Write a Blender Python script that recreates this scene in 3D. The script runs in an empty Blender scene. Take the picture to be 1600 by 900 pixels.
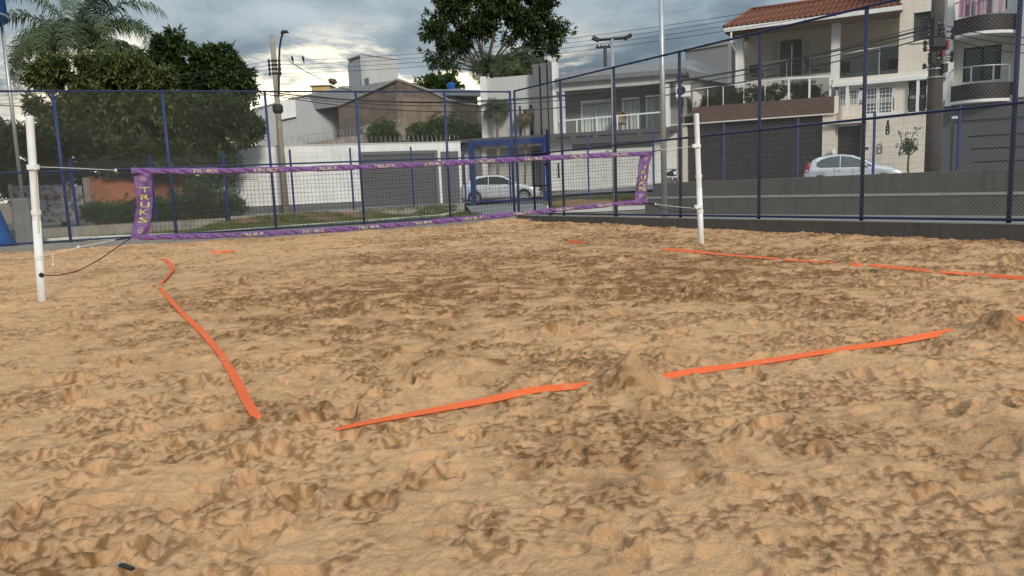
import bpy, math, random
import numpy as np
from mathutils import Vector, Matrix
random.seed(7); RNG = np.random.default_rng(11)
PI = math.pi
SC = bpy.context.scene
COL = SC.collection

# ---------------------------------------------------------------- camera
F = 1180.0                                   # focal length in pixels of a 1600 px wide picture
EYE = 1.352
ROLL = math.radians(2.3)
PITCH = math.atan(170 * math.cos(ROLL) / F)
_fw = Vector((0, math.cos(PITCH), -math.sin(PITCH)))
_r0 = Vector((1, 0, 0)); _u0 = Vector((0, math.sin(PITCH), math.cos(PITCH)))
_R = math.cos(ROLL) * _r0 - math.sin(ROLL) * _u0
_U = math.cos(ROLL) * _u0 + math.sin(ROLL) * _r0
EP = Vector((0, 0, EYE))
cd = bpy.data.cameras.new('camera'); cam = bpy.data.objects.new('camera', cd); COL.objects.link(cam)
cd.sensor_width = 36; cd.lens = 36 * F / 1600; cd.clip_start = .05; cd.clip_end = 5000
m = Matrix((( _R.x, _U.x, -_fw.x, 0), (_R.y, _U.y, -_fw.y, 0), (_R.z, _U.z, -_fw.z, EYE), (0, 0, 0, 1)))
cam.matrix_world = m
SC.camera = cam

# ---------------------------------------------------------------- light, sky, exposure
SUN_AZ = math.radians(157)                   # measured from +Y towards +X
SUN_EL = math.radians(27)
sd = Vector((math.sin(SUN_AZ) * math.cos(SUN_EL), math.cos(SUN_AZ) * math.cos(SUN_EL), math.sin(SUN_EL)))
sl = bpy.data.lights.new('sun', 'SUN'); sl.energy = 1.5; sl.angle = math.radians(11); sl.color = (1, .93, .82)
so = bpy.data.objects.new('sun', sl); COL.objects.link(so)
so.rotation_euler = sd.to_track_quat('Z', 'Y').to_euler()
SC.view_settings.view_transform = 'Standard'; SC.view_settings.look = 'None'
SC.view_settings.exposure = 0.75; SC.view_settings.gamma = 1


def world():
    w = bpy.data.worlds.new('World'); SC.world = w; w.use_nodes = True
    nt = w.node_tree; N = nt.nodes; L = nt.links
    for n in list(N): N.remove(n)

    def nd(t, **k):
        n = N.new(t)
        for a, b in k.items(): setattr(n, a, b)
        return n

    def mth(op, a, b=None, clamp=False):
        n = nd('ShaderNodeMath', operation=op); n.use_clamp = clamp
        for i, v in enumerate((a, b)):
            if v is None: continue
            if isinstance(v, (int, float)): n.inputs[i].default_value = v
            else: L.new(v, n.inputs[i])
        return n.outputs[0]

    def mix(f, a, b, bt='MIX'):
        n = nd('ShaderNodeMix', data_type='RGBA', blend_type=bt)
        for s, v in ((n.inputs[0], f), (n.inputs[6], a), (n.inputs[7], b)):
            if isinstance(v, (int, float)): s.default_value = v
            elif isinstance(v, tuple): s.default_value = (*v, 1)
            else: L.new(v, s)
        return n.outputs[2]

    def smooth(v, lo, hi):
        n = nd('ShaderNodeMapRange', interpolation_type='SMOOTHSTEP')
        L.new(v, n.inputs[0]); n.inputs[1].default_value = lo; n.inputs[2].default_value = hi
        return n.outputs[0]
    tc = nd('ShaderNodeTexCoord')
    sx = nd('ShaderNodeSeparateXYZ'); L.new(tc.outputs['Generated'], sx.inputs[0])
    X, Y, Z = sx.outputs
    zc = mth('MAXIMUM', Z, 0.0)
    zz = mth('ADD', zc, .20)
    cb = nd('ShaderNodeCombineXYZ')
    L.new(mth('DIVIDE', X, zz), cb.inputs[0]); L.new(mth('DIVIDE', Y, zz), cb.inputs[1])

    def noise(scale, det, off, rough=.55, dist=0.0):
        mp = nd('ShaderNodeMapping'); L.new(cb.outputs[0], mp.inputs[0]); mp.inputs['Location'].default_value = off
        n = nd('ShaderNodeTexNoise'); L.new(mp.outputs[0], n.inputs['Vector'])
        n.inputs['Scale'].default_value = scale; n.inputs['Detail'].default_value = det
        n.inputs['Roughness'].default_value = rough; n.inputs['Distortion'].default_value = dist
        return n.outputs[0]
    big = noise(.55, 3, (3.1, 1.7, 0)); mid = noise(1.5, 8, (.4, 5.2, 0), .58, .25); gap = noise(1.05, 9, (7.7, 2.2, 3), .62, .35)
    cloud = mth('ADD', mth('MULTIPLY', big, .55), mth('MULTIPLY', mid, .45))
    c1 = mix(smooth(cloud, .41, .60), (1.35, 1.85, 2.3), (4.0, 4.6, 4.95))
    sky = nd('ShaderNodeTexSky', sky_type='NISHITA', sun_disc=False, sun_elevation=SUN_EL, sun_rotation=SUN_AZ)
    sky.air_density = 1.2; sky.dust_density = 2.0
    nish = mix(1.0, sky.outputs[0], (1, 1, 1), 'MULTIPLY')
    c2 = mix(mth('MULTIPLY', smooth(gap, .56, .70), .45), c1, nish)
    # overcast luminance: brighter towards the zenith
    gain = mth('ADD', .40, mth('MULTIPLY', zc, 1.9))
    gm = nd('ShaderNodeCombineXYZ')
    for i in range(3): L.new(gain, gm.inputs[i])
    c3 = mix(1.0, c2, gm.outputs[0], 'MULTIPLY')
    # the low sun glowing through gaps in the cloud near the horizon
    gx = math.sin(math.radians(-13)); gy = math.cos(math.radians(-13))
    dt = mth('ADD', mth('MULTIPLY', X, gx), mth('MULTIPLY', Y, gy))
    az = smooth(dt, .90, .995)
    low = mth('SUBTRACT', 1.0, smooth(Z, .125, .215))
    glow = mth('MULTIPLY', mth('MULTIPLY', az, low), smooth(mth('ADD', gap, mth('MULTIPLY', smooth(dt, .975, .995), .10)), .46, .55), True)
    c4 = mix(glow, c3, (12.5, 10.9, 7.9))
    haze = mth('MULTIPLY', mth('SUBTRACT', 1.0, smooth(Z, .0, .13)), .6)
    c5 = mix(mth('MULTIPLY', haze, smooth(dt, .3, .95)), c4, (8.4, 8.2, 7.4))
    bg = nd('ShaderNodeBackground'); L.new(c5, bg.inputs[0]); bg.inputs[1].default_value = .1
    out = nd('ShaderNodeOutputWorld'); L.new(bg.outputs[0], out.inputs[0])


world()

# ---------------------------------------------------------------- helpers: pixel -> place
def ray(x, y): return _fw + _R * ((x - 800) / F) + _U * ((450 - y) / F)
def gz(x, y, z=0.0):
    d = ray(x, y); return EP + d * ((z - EYE) / d.z)
def atY(x, y, Y):
    d = ray(x, y); return EP + d * (Y / d.y)


class Fr:
    """a vertical plane through two ground points: x runs along it, y points away from the viewer, z is up"""
    def __init__(s, A, B):
        s.A = Vector((A[0], A[1], 0)); d = Vector((B[0] - A[0], B[1] - A[1], 0)); s.len = d.length; s.t = d.normalized()
        s.n = Vector((-s.t.y, s.t.x, 0)); s.ang = math.atan2(s.t.y, s.t.x)
    def L(s, x, y, d=0.0):
        r = ray(x, y); k = ((s.A + s.n * d) - EP).dot(s.n) / r.dot(s.n); p = EP + r * k
        return (p - s.A).dot(s.t), p.z
    def X(s, x, d=0.0, y=270): return s.L(x, y, d)[0]
    def Zp(s, x, y, d=0.0): return s.L(x, y, d)[1]
    def W(s, x, d=0.0, z=0.0): return s.A + s.t * x + s.n * d + Vector((0, 0, z))


# ---------------------------------------------------------------- helpers: meshes
class MB:
    def __init__(s): s.v = []; s.f = []
    def add(s, vs, fs):
        o = len(s.v); s.v += [tuple(p) for p in vs]; s.f += [tuple(i + o for i in f) for f in fs]; return s
    def box(s, x0, x1, y0, y1, z0, z1):
        v = [(x, y, z) for z in (z0, z1) for y in (y0, y1) for x in (x0, x1)]
        return s.add(v, [(0, 2, 3, 1), (4, 5, 7, 6), (0, 1, 5, 4), (2, 6, 7, 3), (0, 4, 6, 2), (1, 3, 7, 5)])
    def prism(s, poly, y0, y1):
        """polygon in x,z (counter-clockwise seen from the viewer) pushed from y0 to y1"""
        n = len(poly); v = [(x, y0, z) for x, z in poly] + [(x, y1, z) for x, z in poly]
        fs = [tuple(range(n)), tuple(range(2 * n - 1, n - 1, -1))]
        fs += [(i, i + n, (i + 1) % n + n, (i + 1) % n) for i in range(n)]
        return s.add(v, fs)
    def slab(s, poly, z0, z1):
        n = len(poly); v = [(x, y, z0) for x, y in poly] + [(x, y, z1) for x, y in poly]
        fs = [tuple(range(n - 1, -1, -1)), tuple(range(n, 2 * n))]
        fs += [(i, (i + 1) % n, (i + 1) % n + n, i + n) for i in range(n)]
        return s.add(v, fs)
    def tube(s, pts, r, n=6, cap=True):
        pts = [Vector(p) for p in pts]; k = len(pts)
        rs = r if isinstance(r, (list, tuple)) else [r] * k
        o = len(s.v); up = Vector((0, 0, 1)); prev = None
        for i, p in enumerate(pts):
            d = (pts[min(i + 1, k - 1)] - pts[max(i - 1, 0)]).normalized()
            if prev is None:
                a = d.cross(up if abs(d.z) < .95 else Vector((1, 0, 0))).normalized()
            else:
                a = (prev - d * prev.dot(d)).normalized()
            prev = a; b = d.cross(a)
            for j in range(n):
                t = 2 * PI * j / n; s.v.append(tuple(p + a * (math.cos(t) * rs[i]) + b * (math.sin(t) * rs[i])))
        for i in range(k - 1):
            for j in range(n):
                q = (j + 1) % n; s.f.append((o + i * n + j, o + i * n + q, o + (i + 1) * n + q, o + (i + 1) * n + j))
        if cap:
            s.f.append(tuple(o + j for j in range(n - 1, -1, -1))); s.f.append(tuple(o + (k - 1) * n + j for j in range(n)))
        return s
    def lathe(s, prof, n=16, c=(0, 0, 0)):
        """profile of (radius, z)"""
        o = len(s.v); k = len(prof)
        for r, z in prof:
            for j in range(n):
                t = 2 * PI * j / n; s.v.append((c[0] + r * math.cos(t), c[1] + r * math.sin(t), c[2] + z))
        for i in range(k - 1):
            for j in range(n):
                q = (j + 1) % n; s.f.append((o + i * n + j, o + i * n + q, o + (i + 1) * n + q, o + (i + 1) * n + j))
        s.f.append(tuple(o + j for j in range(n - 1, -1, -1))); s.f.append(tuple(o + (k - 1) * n + j for j in range(n)))
        return s
    def disc_y(s, cx, y0, y1, cz, r, n=20):
        """a short cylinder whose axis runs along y"""
        return s.prism([(cx + r * math.cos(2 * PI * j / n), cz + r * math.sin(2 * PI * j / n)) for j in range(n)], y0, y1)
    def quad(s, a, b, c, d): return s.add([a, b, c, d], [(0, 1, 2, 3)])
    def wall(s, x0, x1, z0, z1, y0, y1, holes=()):
        """a wall with real rectangular openings; front at y0, back at y1"""
        xs = sorted({x0, x1, *[min(max(h[i], x0), x1) for h in holes for i in (0, 1)]})
        zs = sorted({z0, z1, *[min(max(h[i], z0), z1) for h in holes for i in (2, 3)]})
        def solid(i, j):
            if i < 0 or j < 0 or i >= len(xs) - 1 or j >= len(zs) - 1: return False
            cx = (xs[i] + xs[i + 1]) / 2; cz = (zs[j] + zs[j + 1]) / 2
            return not any(h[0] < cx < h[1] and h[2] < cz < h[3] for h in holes)
        for i in range(len(xs) - 1):
            for j in range(len(zs) - 1):
                if not solid(i, j): continue
                a, b, c, d = xs[i], xs[i + 1], zs[j], zs[j + 1]
                s.quad((a, y0, c), (b, y0, c), (b, y0, d), (a, y0, d)); s.quad((b, y1, c), (a, y1, c), (a, y1, d), (b, y1, d))
                if not solid(i - 1, j): s.quad((a, y1, c), (a, y0, c), (a, y0, d), (a, y1, d))
                if not solid(i + 1, j): s.quad((b, y0, c), (b, y1, c), (b, y1, d), (b, y0, d))
                if not solid(i, j - 1): s.quad((a, y1, c), (b, y1, c), (b, y0, c), (a, y0, c))
                if not solid(i, j + 1): s.quad((a, y0, d), (b, y0, d), (b, y1, d), (a, y1, d))
        return s
    def build(s, name, mat, parent=None, smooth=False):
        me = bpy.data.meshes.new(name); me.from_pydata(s.v, [], s.f); me.update()
        return link(name, me, mat, parent, smooth)


def link(name, me, mat, parent=None, smooth=False):
    o = bpy.data.objects.new(name, me); COL.objects.link(o)
    if mat and not me.materials: me.materials.append(mat)
    if parent is not None: o.parent = parent
    if smooth: me.polygons.foreach_set('use_smooth', [True] * len(me.polygons))
    return o


def npmesh(name, V, Fq, mat, parent=None, smooth=False, facevals=None):
    """big mesh straight from numpy arrays: V (n,3), Fq (m,k)"""
    me = bpy.data.meshes.new(name); k = Fq.shape[1]
    me.vertices.add(len(V)); me.vertices.foreach_set('co', np.ascontiguousarray(V, np.float32).ravel())
    me.loops.add(Fq.size); me.loops.foreach_set('vertex_index', np.ascontiguousarray(Fq, np.int32).ravel())
    me.polygons.add(len(Fq)); me.polygons.foreach_set('loop_start', np.arange(0, Fq.size, k, dtype=np.int32))
    me.update(calc_edges=True)
    if facevals is not None:
        a = me.attributes.new('tone', 'FLOAT', 'FACE'); a.data.foreach_set('value', np.ascontiguousarray(facevals, np.float32))
    if smooth: me.polygons.foreach_set('use_smooth', np.ones(len(Fq), bool))
    return link(name, me, mat, parent)


def tag(o, label=None, cat=None, group=None, kind=None):
    for k, v in (('label', label), ('category', cat), ('group', group), ('kind', kind)):
        if v: o[k] = v
    return o


def thing(name, label, cat, loc=(0, 0, 0), rz=0.0, group=None):
    o = bpy.data.objects.new(name, None); COL.objects.link(o); o.empty_display_size = .2
    o.location = loc; o.rotation_euler = (0, 0, rz)
    return tag(o, label, cat, group)


def fthing(name, label, cat, fr, group=None): return thing(name, label, cat, fr.A, fr.ang, group)


def copy_tree(o, parent=None):
    c = o.copy(); COL.objects.link(c)
    if parent is not None: c.parent = parent
    for ch in list(o.children): copy_tree(ch, c)
    return c


# ---------------------------------------------------------------- helpers: materials
MATS = {}
def mat(name, col, rough=.8, var=.12, scale=3.0, bump=0.0, bscale=40.0, metal=0.0, streak=0.0, spec=.3, col2=None, c2lo=.45, c2hi=.7, trans=0.0):
    if name in MATS: return MATS[name]
    m = bpy.data.materials.new(name); m.use_nodes = True; MATS[name] = m
    nt = m.node_tree; N = nt.nodes; L = nt.links; b = N['Principled BSDF']
    b.inputs['Roughness'].default_value = rough; b.inputs['Metallic'].default_value = metal
    b.inputs['Specular IOR Level'].default_value = spec
    tc = N.new('ShaderNodeTexCoord')
    no = N.new('ShaderNodeTexNoise'); L.new(tc.outputs['Object'], no.inputs['Vector'])
    no.inputs['Scale'].default_value = scale; no.inputs['Detail'].default_value = 6; no.inputs['Roughness'].default_value = .6
    mx = N.new('ShaderNodeMix'); mx.data_type = 'RGBA'
    mr = N.new('ShaderNodeMapRange'); L.new(no.outputs[0], mr.inputs[0])
    if col2 is None:
        mr.inputs[1].default_value = .25; mr.inputs[2].default_value = .75
        mx.inputs[6].default_value = (*[c * (1 - var) for c in col], 1); mx.inputs[7].default_value = (*[min(1, c * (1 + var)) for c in col], 1)
    else:
        mr.inputs[1].default_value = c2lo; mr.inputs[2].default_value = c2hi
        mx.inputs[6].default_value = (*col, 1); mx.inputs[7].default_value = (*col2, 1)
    L.new(mr.outputs[0], mx.inputs[0]); cur = mx.outputs[2]
    if streak > 0:
        mp = N.new('ShaderNodeMapping'); L.new(tc.outputs['Object'], mp.inputs[0]); mp.inputs['Scale'].default_value = (5, 5, .35)
        n2 = N.new('ShaderNodeTexNoise'); L.new(mp.outputs[0], n2.inputs['Vector']); n2.inputs['Scale'].default_value = 1.6; n2.inputs['Detail'].default_value = 7
        m2 = N.new('ShaderNodeMapRange'); L.new(n2.outputs[0], m2.inputs[0]); m2.inputs[1].default_value = .5; m2.inputs[2].default_value = .8
        ml = N.new('ShaderNodeMath'); ml.operation = 'MULTIPLY'; L.new(m2.outputs[0], ml.inputs[0]); ml.inputs[1].default_value = streak
        x2 = N.new('ShaderNodeMix'); x2.data_type = 'RGBA'; L.new(ml.outputs[0], x2.inputs[0]); L.new(cur, x2.inputs[6])
        x2.inputs[7].default_value = (*[c * .35 for c in col], 1); cur = x2.outputs[2]
    L.new(cur, b.inputs['Base Color'])
    if bump > 0:
        n3 = N.new('ShaderNodeTexNoise'); L.new(tc.outputs['Object'], n3.inputs['Vector']); n3.inputs['Scale'].default_value = bscale; n3.inputs['Detail'].default_value = 5
        bp = N.new('ShaderNodeBump'); bp.inputs['Strength'].default_value = bump; bp.inputs['Distance'].default_value = .02
        L.new(n3.outputs[0], bp.inputs['Height']); L.new(bp.outputs[0], b.inputs['Normal'])
    if trans: b.inputs['Transmission Weight'].default_value = trans
    return m


def leafmat(name, a, b_, c=None, trans=.25):
    if name in MATS: return MATS[name]
    m = bpy.data.materials.new(name); m.use_nodes = True; MATS[name] = m
    nt = m.node_tree; N = nt.nodes; L = nt.links; b = N['Principled BSDF']
    at = N.new('ShaderNodeAttribute'); at.attribute_name = 'tone'
    cr = N.new('ShaderNodeValToRGB'); L.new(at.outputs['Fac'], cr.inputs[0])
    cr.color_ramp.elements[0].color = (*a, 1); cr.color_ramp.elements[1].color = (*b_, 1); cr.color_ramp.elements[1].position = .9
    if c:
        e = cr.color_ramp.elements.new(.985); e.color = (*c, 1)
    L.new(cr.outputs[0], b.inputs['Base Color']); b.inputs['Roughness'].default_value = .5; b.inputs['Specular IOR Level'].default_value = .3
    tr = N.new('ShaderNodeBsdfTranslucent'); L.new(cr.outputs[0], tr.inputs[0])
    ms = N.new('ShaderNodeMixShader'); ms.inputs[0].default_value = trans
    L.new(b.outputs[0], ms.inputs[1]); L.new(tr.outputs[0], ms.inputs[2]); L.new(ms.outputs[0], N['Material Output'].inputs[0])
    return m


def blockmat(name, c1, c2, mortar, sx, bump=.5, var=None):
    """masonry too far off to tell its blocks apart"""
    if name in MATS: return MATS[name]
    m = mat(name, c1, .95, .2, 2, .3, 25)
    nt = m.node_tree; N = nt.nodes; L = nt.links; b = N['Principled BSDF']
    tc = N.new('ShaderNodeTexCoord'); mp = N.new('ShaderNodeMapping'); L.new(tc.outputs['Object'], mp.inputs[0])
    mp.inputs['Rotation'].default_value = (PI / 2, 0, 0)
    br = N.new('ShaderNodeTexBrick'); L.new(mp.outputs[0], br.inputs['Vector']); br.inputs['Scale'].default_value = 1
    br.inputs['Brick Width'].default_value = sx; br.inputs['Row Height'].default_value = sx / 2; br.inputs['Mortar Size'].default_value = .012
    br.inputs['Color1'].default_value = (*c1, 1); br.inputs['Color2'].default_value = (*c2, 1); br.inputs['Mortar'].default_value = (*mortar, 1)
    no = N.new('ShaderNodeTexNoise'); L.new(tc.outputs['Object'], no.inputs['Vector']); no.inputs['Scale'].default_value = 1.2; no.inputs['Detail'].default_value = 8
    mr = N.new('ShaderNodeMapRange'); L.new(no.outputs[0], mr.inputs[0]); mr.inputs[1].default_value = .45; mr.inputs[2].default_value = .7; mr.inputs[4].default_value = .7
    mx = N.new('ShaderNodeMix'); mx.data_type = 'RGBA'; L.new(mr.outputs[0], mx.inputs[0]); L.new(br.outputs[0], mx.inputs[6]); mx.inputs[7].default_value = (*[c * .45 for c in c1], 1)
    L.new(mx.outputs[2], b.inputs['Base Color'])
    return m


def glassmat(name, tint=(.02, .03, .03), rough=.05):
    return mat(name, tint, rough, .1, 1, spec=.8)


M_white = mat('white_paint', (.76, .75, .72), .75, .09, 1.2, streak=.34)
M_offwhite = mat('off_white_paint', (.52, .51, .49), .8, .07, 1.0, streak=.25)
M_whitemetal = mat('white_metal', (.75, .75, .74), .45, .04)
M_pvc = mat('white_pvc', (.78, .77, .74), .4, .09, 6, streak=.4)
M_steel = mat('galvanised_steel', (.42, .43, .43), .45, .15, 8, metal=.6)
M_wire = mat('galvanised_wire', (.34, .34, .32), .6, .1, 20)
M_blue = mat('navy_blue_paint', (.015, .035, .145), .45, .2, 6)
M_bluedark = mat('dark_navy_paint', (.012, .020, .07), .5, .2, 6)
M_tank = mat('tower_blue_paint', (.012, .10, .36), .4, .12, 2, streak=.2)
M_black = mat('black_plastic', (.015, .015, .016), .5, .2)
M_rope_w = mat('white_cord', (.66, .63, .55), .9, .1, 60)
M_rope_k = mat('black_cord', (.012, .012, .016), .7, .1, 60)
M_conc = mat('concrete', (.34, .32, .29), .9, .18, 3, .3, 30, streak=.35)
M_concold = mat('weathered_concrete', (.26, .235, .20), .95, .3, 2.5, .6, 18, streak=.6)
M_kerbdark = mat('dark_grey_paint', (.098, .089, .081), .8, .16, 2.5, .15, 30, streak=.5)
M_kerbgrey = mat('grey_render', (.20, .20, .195), .85, .14, 2.5, .15, 30, streak=.4)
M_bleach = mat('bleacher_grey_paint', (.105, .100, .089), .8, .14, 2.0, .15, 30, streak=.5)
M_glass = glassmat('dark_glass'); M_curtain = mat('pale_curtain', (.78, .78, .75), .9, .06, 2)
M_tape = mat('orange_webbing', (.80, .135, .032), .7, .1, 7, .3, 300, col2=(.66, .30, .13), c2lo=.56, c2hi=.78)
M_purple = mat('purple_fabric', (.175, .085, .235), .55, .12, 8)
M_lime = mat('lime_print', (.55, .62, .12), .7, .08, 40)
M_cream = mat('cream_print', (.44, .41, .28), .7, .1, 40)
M_twine = mat('net_twine', (.015, .014, .016), .8, .1)

# ================================================================ layout lines
NL = gz(66, 474); NR = gz(1096, 385)                       # feet of the two net posts
CORN = Vector((.23, 23.42, 0))
BK = Fr((-20.2, 16.07), (CORN.x, CORN.y))                  # back fence, runs up to the corner
RT = Fr((CORN.x, CORN.y), (CORN.x + .531 * 14, CORN.y - .8474 * 14))   # right fence, comes towards the viewer
def post_on(fr, px, py): return fr.X(px, 0, py)
def sstep(a, lo, hi):
    t = np.clip((a - lo) / (hi - lo), 0, 1); return t * t * (3 - 2 * t)


def zout(x, y):
    a = np.clip(np.asarray(x, float) + 2, 0, 10) * np.clip((np.asarray(y, float) - 28) / 11, 0, 1)
    return .02 + .10 * sstep(np.asarray(x, float), -11.5, -7.0) + .06 * a

# ================================================================ sand
def perlin(nx, ny, dx, scale, seed, sy=None):
    sy = sy or scale
    r = np.random.default_rng(seed); gx_ = int(nx * dx / scale) + 3; gy_ = int(ny * dx / sy) + 3
    th = r.random((gx_, gy_)).astype(np.float32) * 2 * np.pi; cx = np.cos(th); cy = np.sin(th)
    x = np.arange(nx, dtype=np.float32) * (dx / scale); y = np.arange(ny, dtype=np.float32) * (dx / sy)
    xi = x.astype(np.int32); yi = y.astype(np.int32); xf = (x - xi)[:, None]; yf = (y - yi)[None, :]
    u = xf * xf * xf * (xf * (xf * 6 - 15) + 10); v = yf * yf * yf * (yf * (yf * 6 - 15) + 10)
    def g(a, b):
        ix = (xi + a)[:, None]; iy = (yi + b)[None, :]
        return cx[ix, iy] * (xf - a) + cy[ix, iy] * (yf - b)
    n0 = g(0, 0) * (1 - u) + g(1, 0) * u; n1 = g(0, 1) * (1 - u) + g(1, 1) * u
    return (n0 * (1 - v) + n1 * v) * 1.5


SX0, SY0, SD = -17.0, .6, .0125
SNX, SNY = int(28.5 / SD), int(24.0 / SD)
def sand_height():
    P = lambda s, k, sy=None: perlin(SNX, SNY, SD, s, k, sy)
    xs = SX0 + np.arange(SNX) * SD; ys = SY0 + np.arange(SNY) * SD
    churn = sstep(P(2.3, 1) * .6 + P(.8, 2) * .5, -.12, .38)
    side = .35 + .65 * sstep(xs, -5.5, -1.0)[:, None]                  # the left of the court is less trodden
    def stairs(n, k):                                               # slumped edges: flats with a short steep step between them
        q = n * k; f = q - np.floor(q); return (np.floor(q) + sstep(f, .72, 1.0)) / k
    h = .030 * P(2.2, 3) + .018 * P(.8, 4) + .012 * P(.42, 5)
    h += .014 * (1 - np.abs(P(.50, 6, .16)) * 2.3) * (.4 + .6 * churn) + .009 * (1 - np.abs(P(.26, 16, .11)) * 2.3)
    h += .012 * stairs(P(.42, 26, .26), 2.4) * (.3 + .7 * churn)
    # foot prints: each one wipes the texture under it and pushes up a rim
    r = np.random.default_rng(5); n = 7600
    fx = r.uniform(SX0 + .4, SX0 + SNX * SD - .4, n); fy = SY0 + .3 + (SNY * SD - .6) * r.random(n) ** 1.15
    fa = r.uniform(0, 2 * np.pi, n); fd = r.uniform(.008, .050, n) ; fs = r.uniform(.45, 1.0, n); fw_ = r.uniform(.40, .7, n)
    k = int(.34 / SD)
    for i in range(n):
        ci = int((fx[i] - SX0) / SD); cj = int((fy[i] - SY0) / SD)
        i0, i1, j0, j1 = max(ci - k, 0), min(ci + k, SNX), max(cj - k, 0), min(cj + k, SNY)
        X = (np.arange(i0, i1) * SD + SX0 - fx[i])[:, None]; Y = (np.arange(j0, j1) * SD + SY0 - fy[i])[None, :]
        c, s = math.cos(fa[i]), math.sin(fa[i]); u = (X * c + Y * s) / (.15 * fs[i]); v = (-X * s + Y * c) / (.15 * fs[i] * fw_[i])
        v = v + .25 * u * u - .12
        d = np.sqrt(u * u + v * v) + 1e-6
        loc = h[i0:i1, j0:j1]; base = h[ci, cj] if 0 <= cj < SNY else 0
        w = 1 - sstep(d, .80, 1.05)
        rim = np.exp(-((d - 1.28) / .24) ** 2) * (.45 + .55 * u / d)
        h[i0:i1, j0:j1] = loc * (1 - w * .6) + (base - fd[i] + .010 * u) * w * .6 + fd[i] * .75 * np.clip(rim, 0, 1)
    # crumbs and clods where the sand was dug up, ripples where it was not
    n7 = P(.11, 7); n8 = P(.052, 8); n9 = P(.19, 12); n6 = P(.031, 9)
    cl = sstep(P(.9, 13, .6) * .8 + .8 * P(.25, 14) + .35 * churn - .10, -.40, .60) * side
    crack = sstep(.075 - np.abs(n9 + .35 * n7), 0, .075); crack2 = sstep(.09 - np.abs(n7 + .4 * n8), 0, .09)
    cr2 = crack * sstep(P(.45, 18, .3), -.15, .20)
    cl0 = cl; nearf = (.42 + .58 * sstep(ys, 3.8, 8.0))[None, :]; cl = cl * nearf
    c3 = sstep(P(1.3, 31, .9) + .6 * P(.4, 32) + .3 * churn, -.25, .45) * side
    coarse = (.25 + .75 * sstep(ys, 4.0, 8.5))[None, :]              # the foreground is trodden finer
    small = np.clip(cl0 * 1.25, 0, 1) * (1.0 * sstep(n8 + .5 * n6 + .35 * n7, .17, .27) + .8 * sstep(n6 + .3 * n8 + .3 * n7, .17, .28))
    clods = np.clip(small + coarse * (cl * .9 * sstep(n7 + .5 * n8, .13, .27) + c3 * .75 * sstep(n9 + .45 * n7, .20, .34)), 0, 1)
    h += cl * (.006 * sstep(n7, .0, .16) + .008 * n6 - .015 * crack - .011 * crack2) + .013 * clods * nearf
    h += (.0065 * (1 - np.abs(n7) * 2.4) + .0050 * (1 - np.abs(n8) * 2.4) + .0046 * n6 - .016 * cr2) * (.6 + .4 * side) * (.55 + .45 * nearf)
    # the pit lies a little higher along the walls
    cxy = np.stack(np.meshgrid(xs, ys, indexing='ij'), -1)
    dr = (cxy[..., 0] - RT.A.x) * RT.n.x + (cxy[..., 1] - RT.A.y) * RT.n.y
    db = (cxy[..., 0] - BK.A.x) * BK.n.x + (cxy[..., 1] - BK.A.y) * BK.n.y
    h += .08 * sstep(dr, -2.5, 0) + .02 * sstep(db, -1.5, 0)
    hump = np.sqrt((cxy[..., 0] - (CORN.x - .6)) ** 2 + (cxy[..., 1] - (CORN.y - .7)) ** 2)
    h += .07 * np.exp(-(hump / .9) ** 2)
    damp_and_shade = sstep(P(1.7, 21) * .45 + P(.45, 22) * .42 + P(.16, 23) * .42 + P(.06, 25) * .25 + (churn - .5) * .35, -.15, .55)
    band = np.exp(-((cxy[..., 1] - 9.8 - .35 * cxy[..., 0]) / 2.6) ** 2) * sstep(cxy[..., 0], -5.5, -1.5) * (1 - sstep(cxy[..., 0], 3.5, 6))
    damp_and_shade = damp_and_shade * (.55 + .45 * side); damp_and_shade = np.clip(damp_and_shade * .38 + clods * .72 + band * .6 * (.6 + P(.3, 24)), 0, 1)  # damp patches and band; dark clods also paint in the shade of hollows
    return h.astype(np.float32), damp_and_shade.astype(np.float32), n9.astype(np.float32)


SH, SDAMP_SHADE, SN9 = sand_height()
def sand_at(x, y, A=None):
    A = SH if A is None else A
    u = np.clip((np.asarray(x) - SX0) / SD, 0, SNX - 1.001); v = np.clip((np.asarray(y) - SY0) / SD, 0, SNY - 1.001)
    i = u.astype(int); j = v.astype(int); a = u - i; b = v - j
    return A[i, j] * (1 - a) * (1 - b) + A[i + 1, j] * a * (1 - b) + A[i, j + 1] * (1 - a) * b + A[i + 1, j + 1] * a * b


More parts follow.
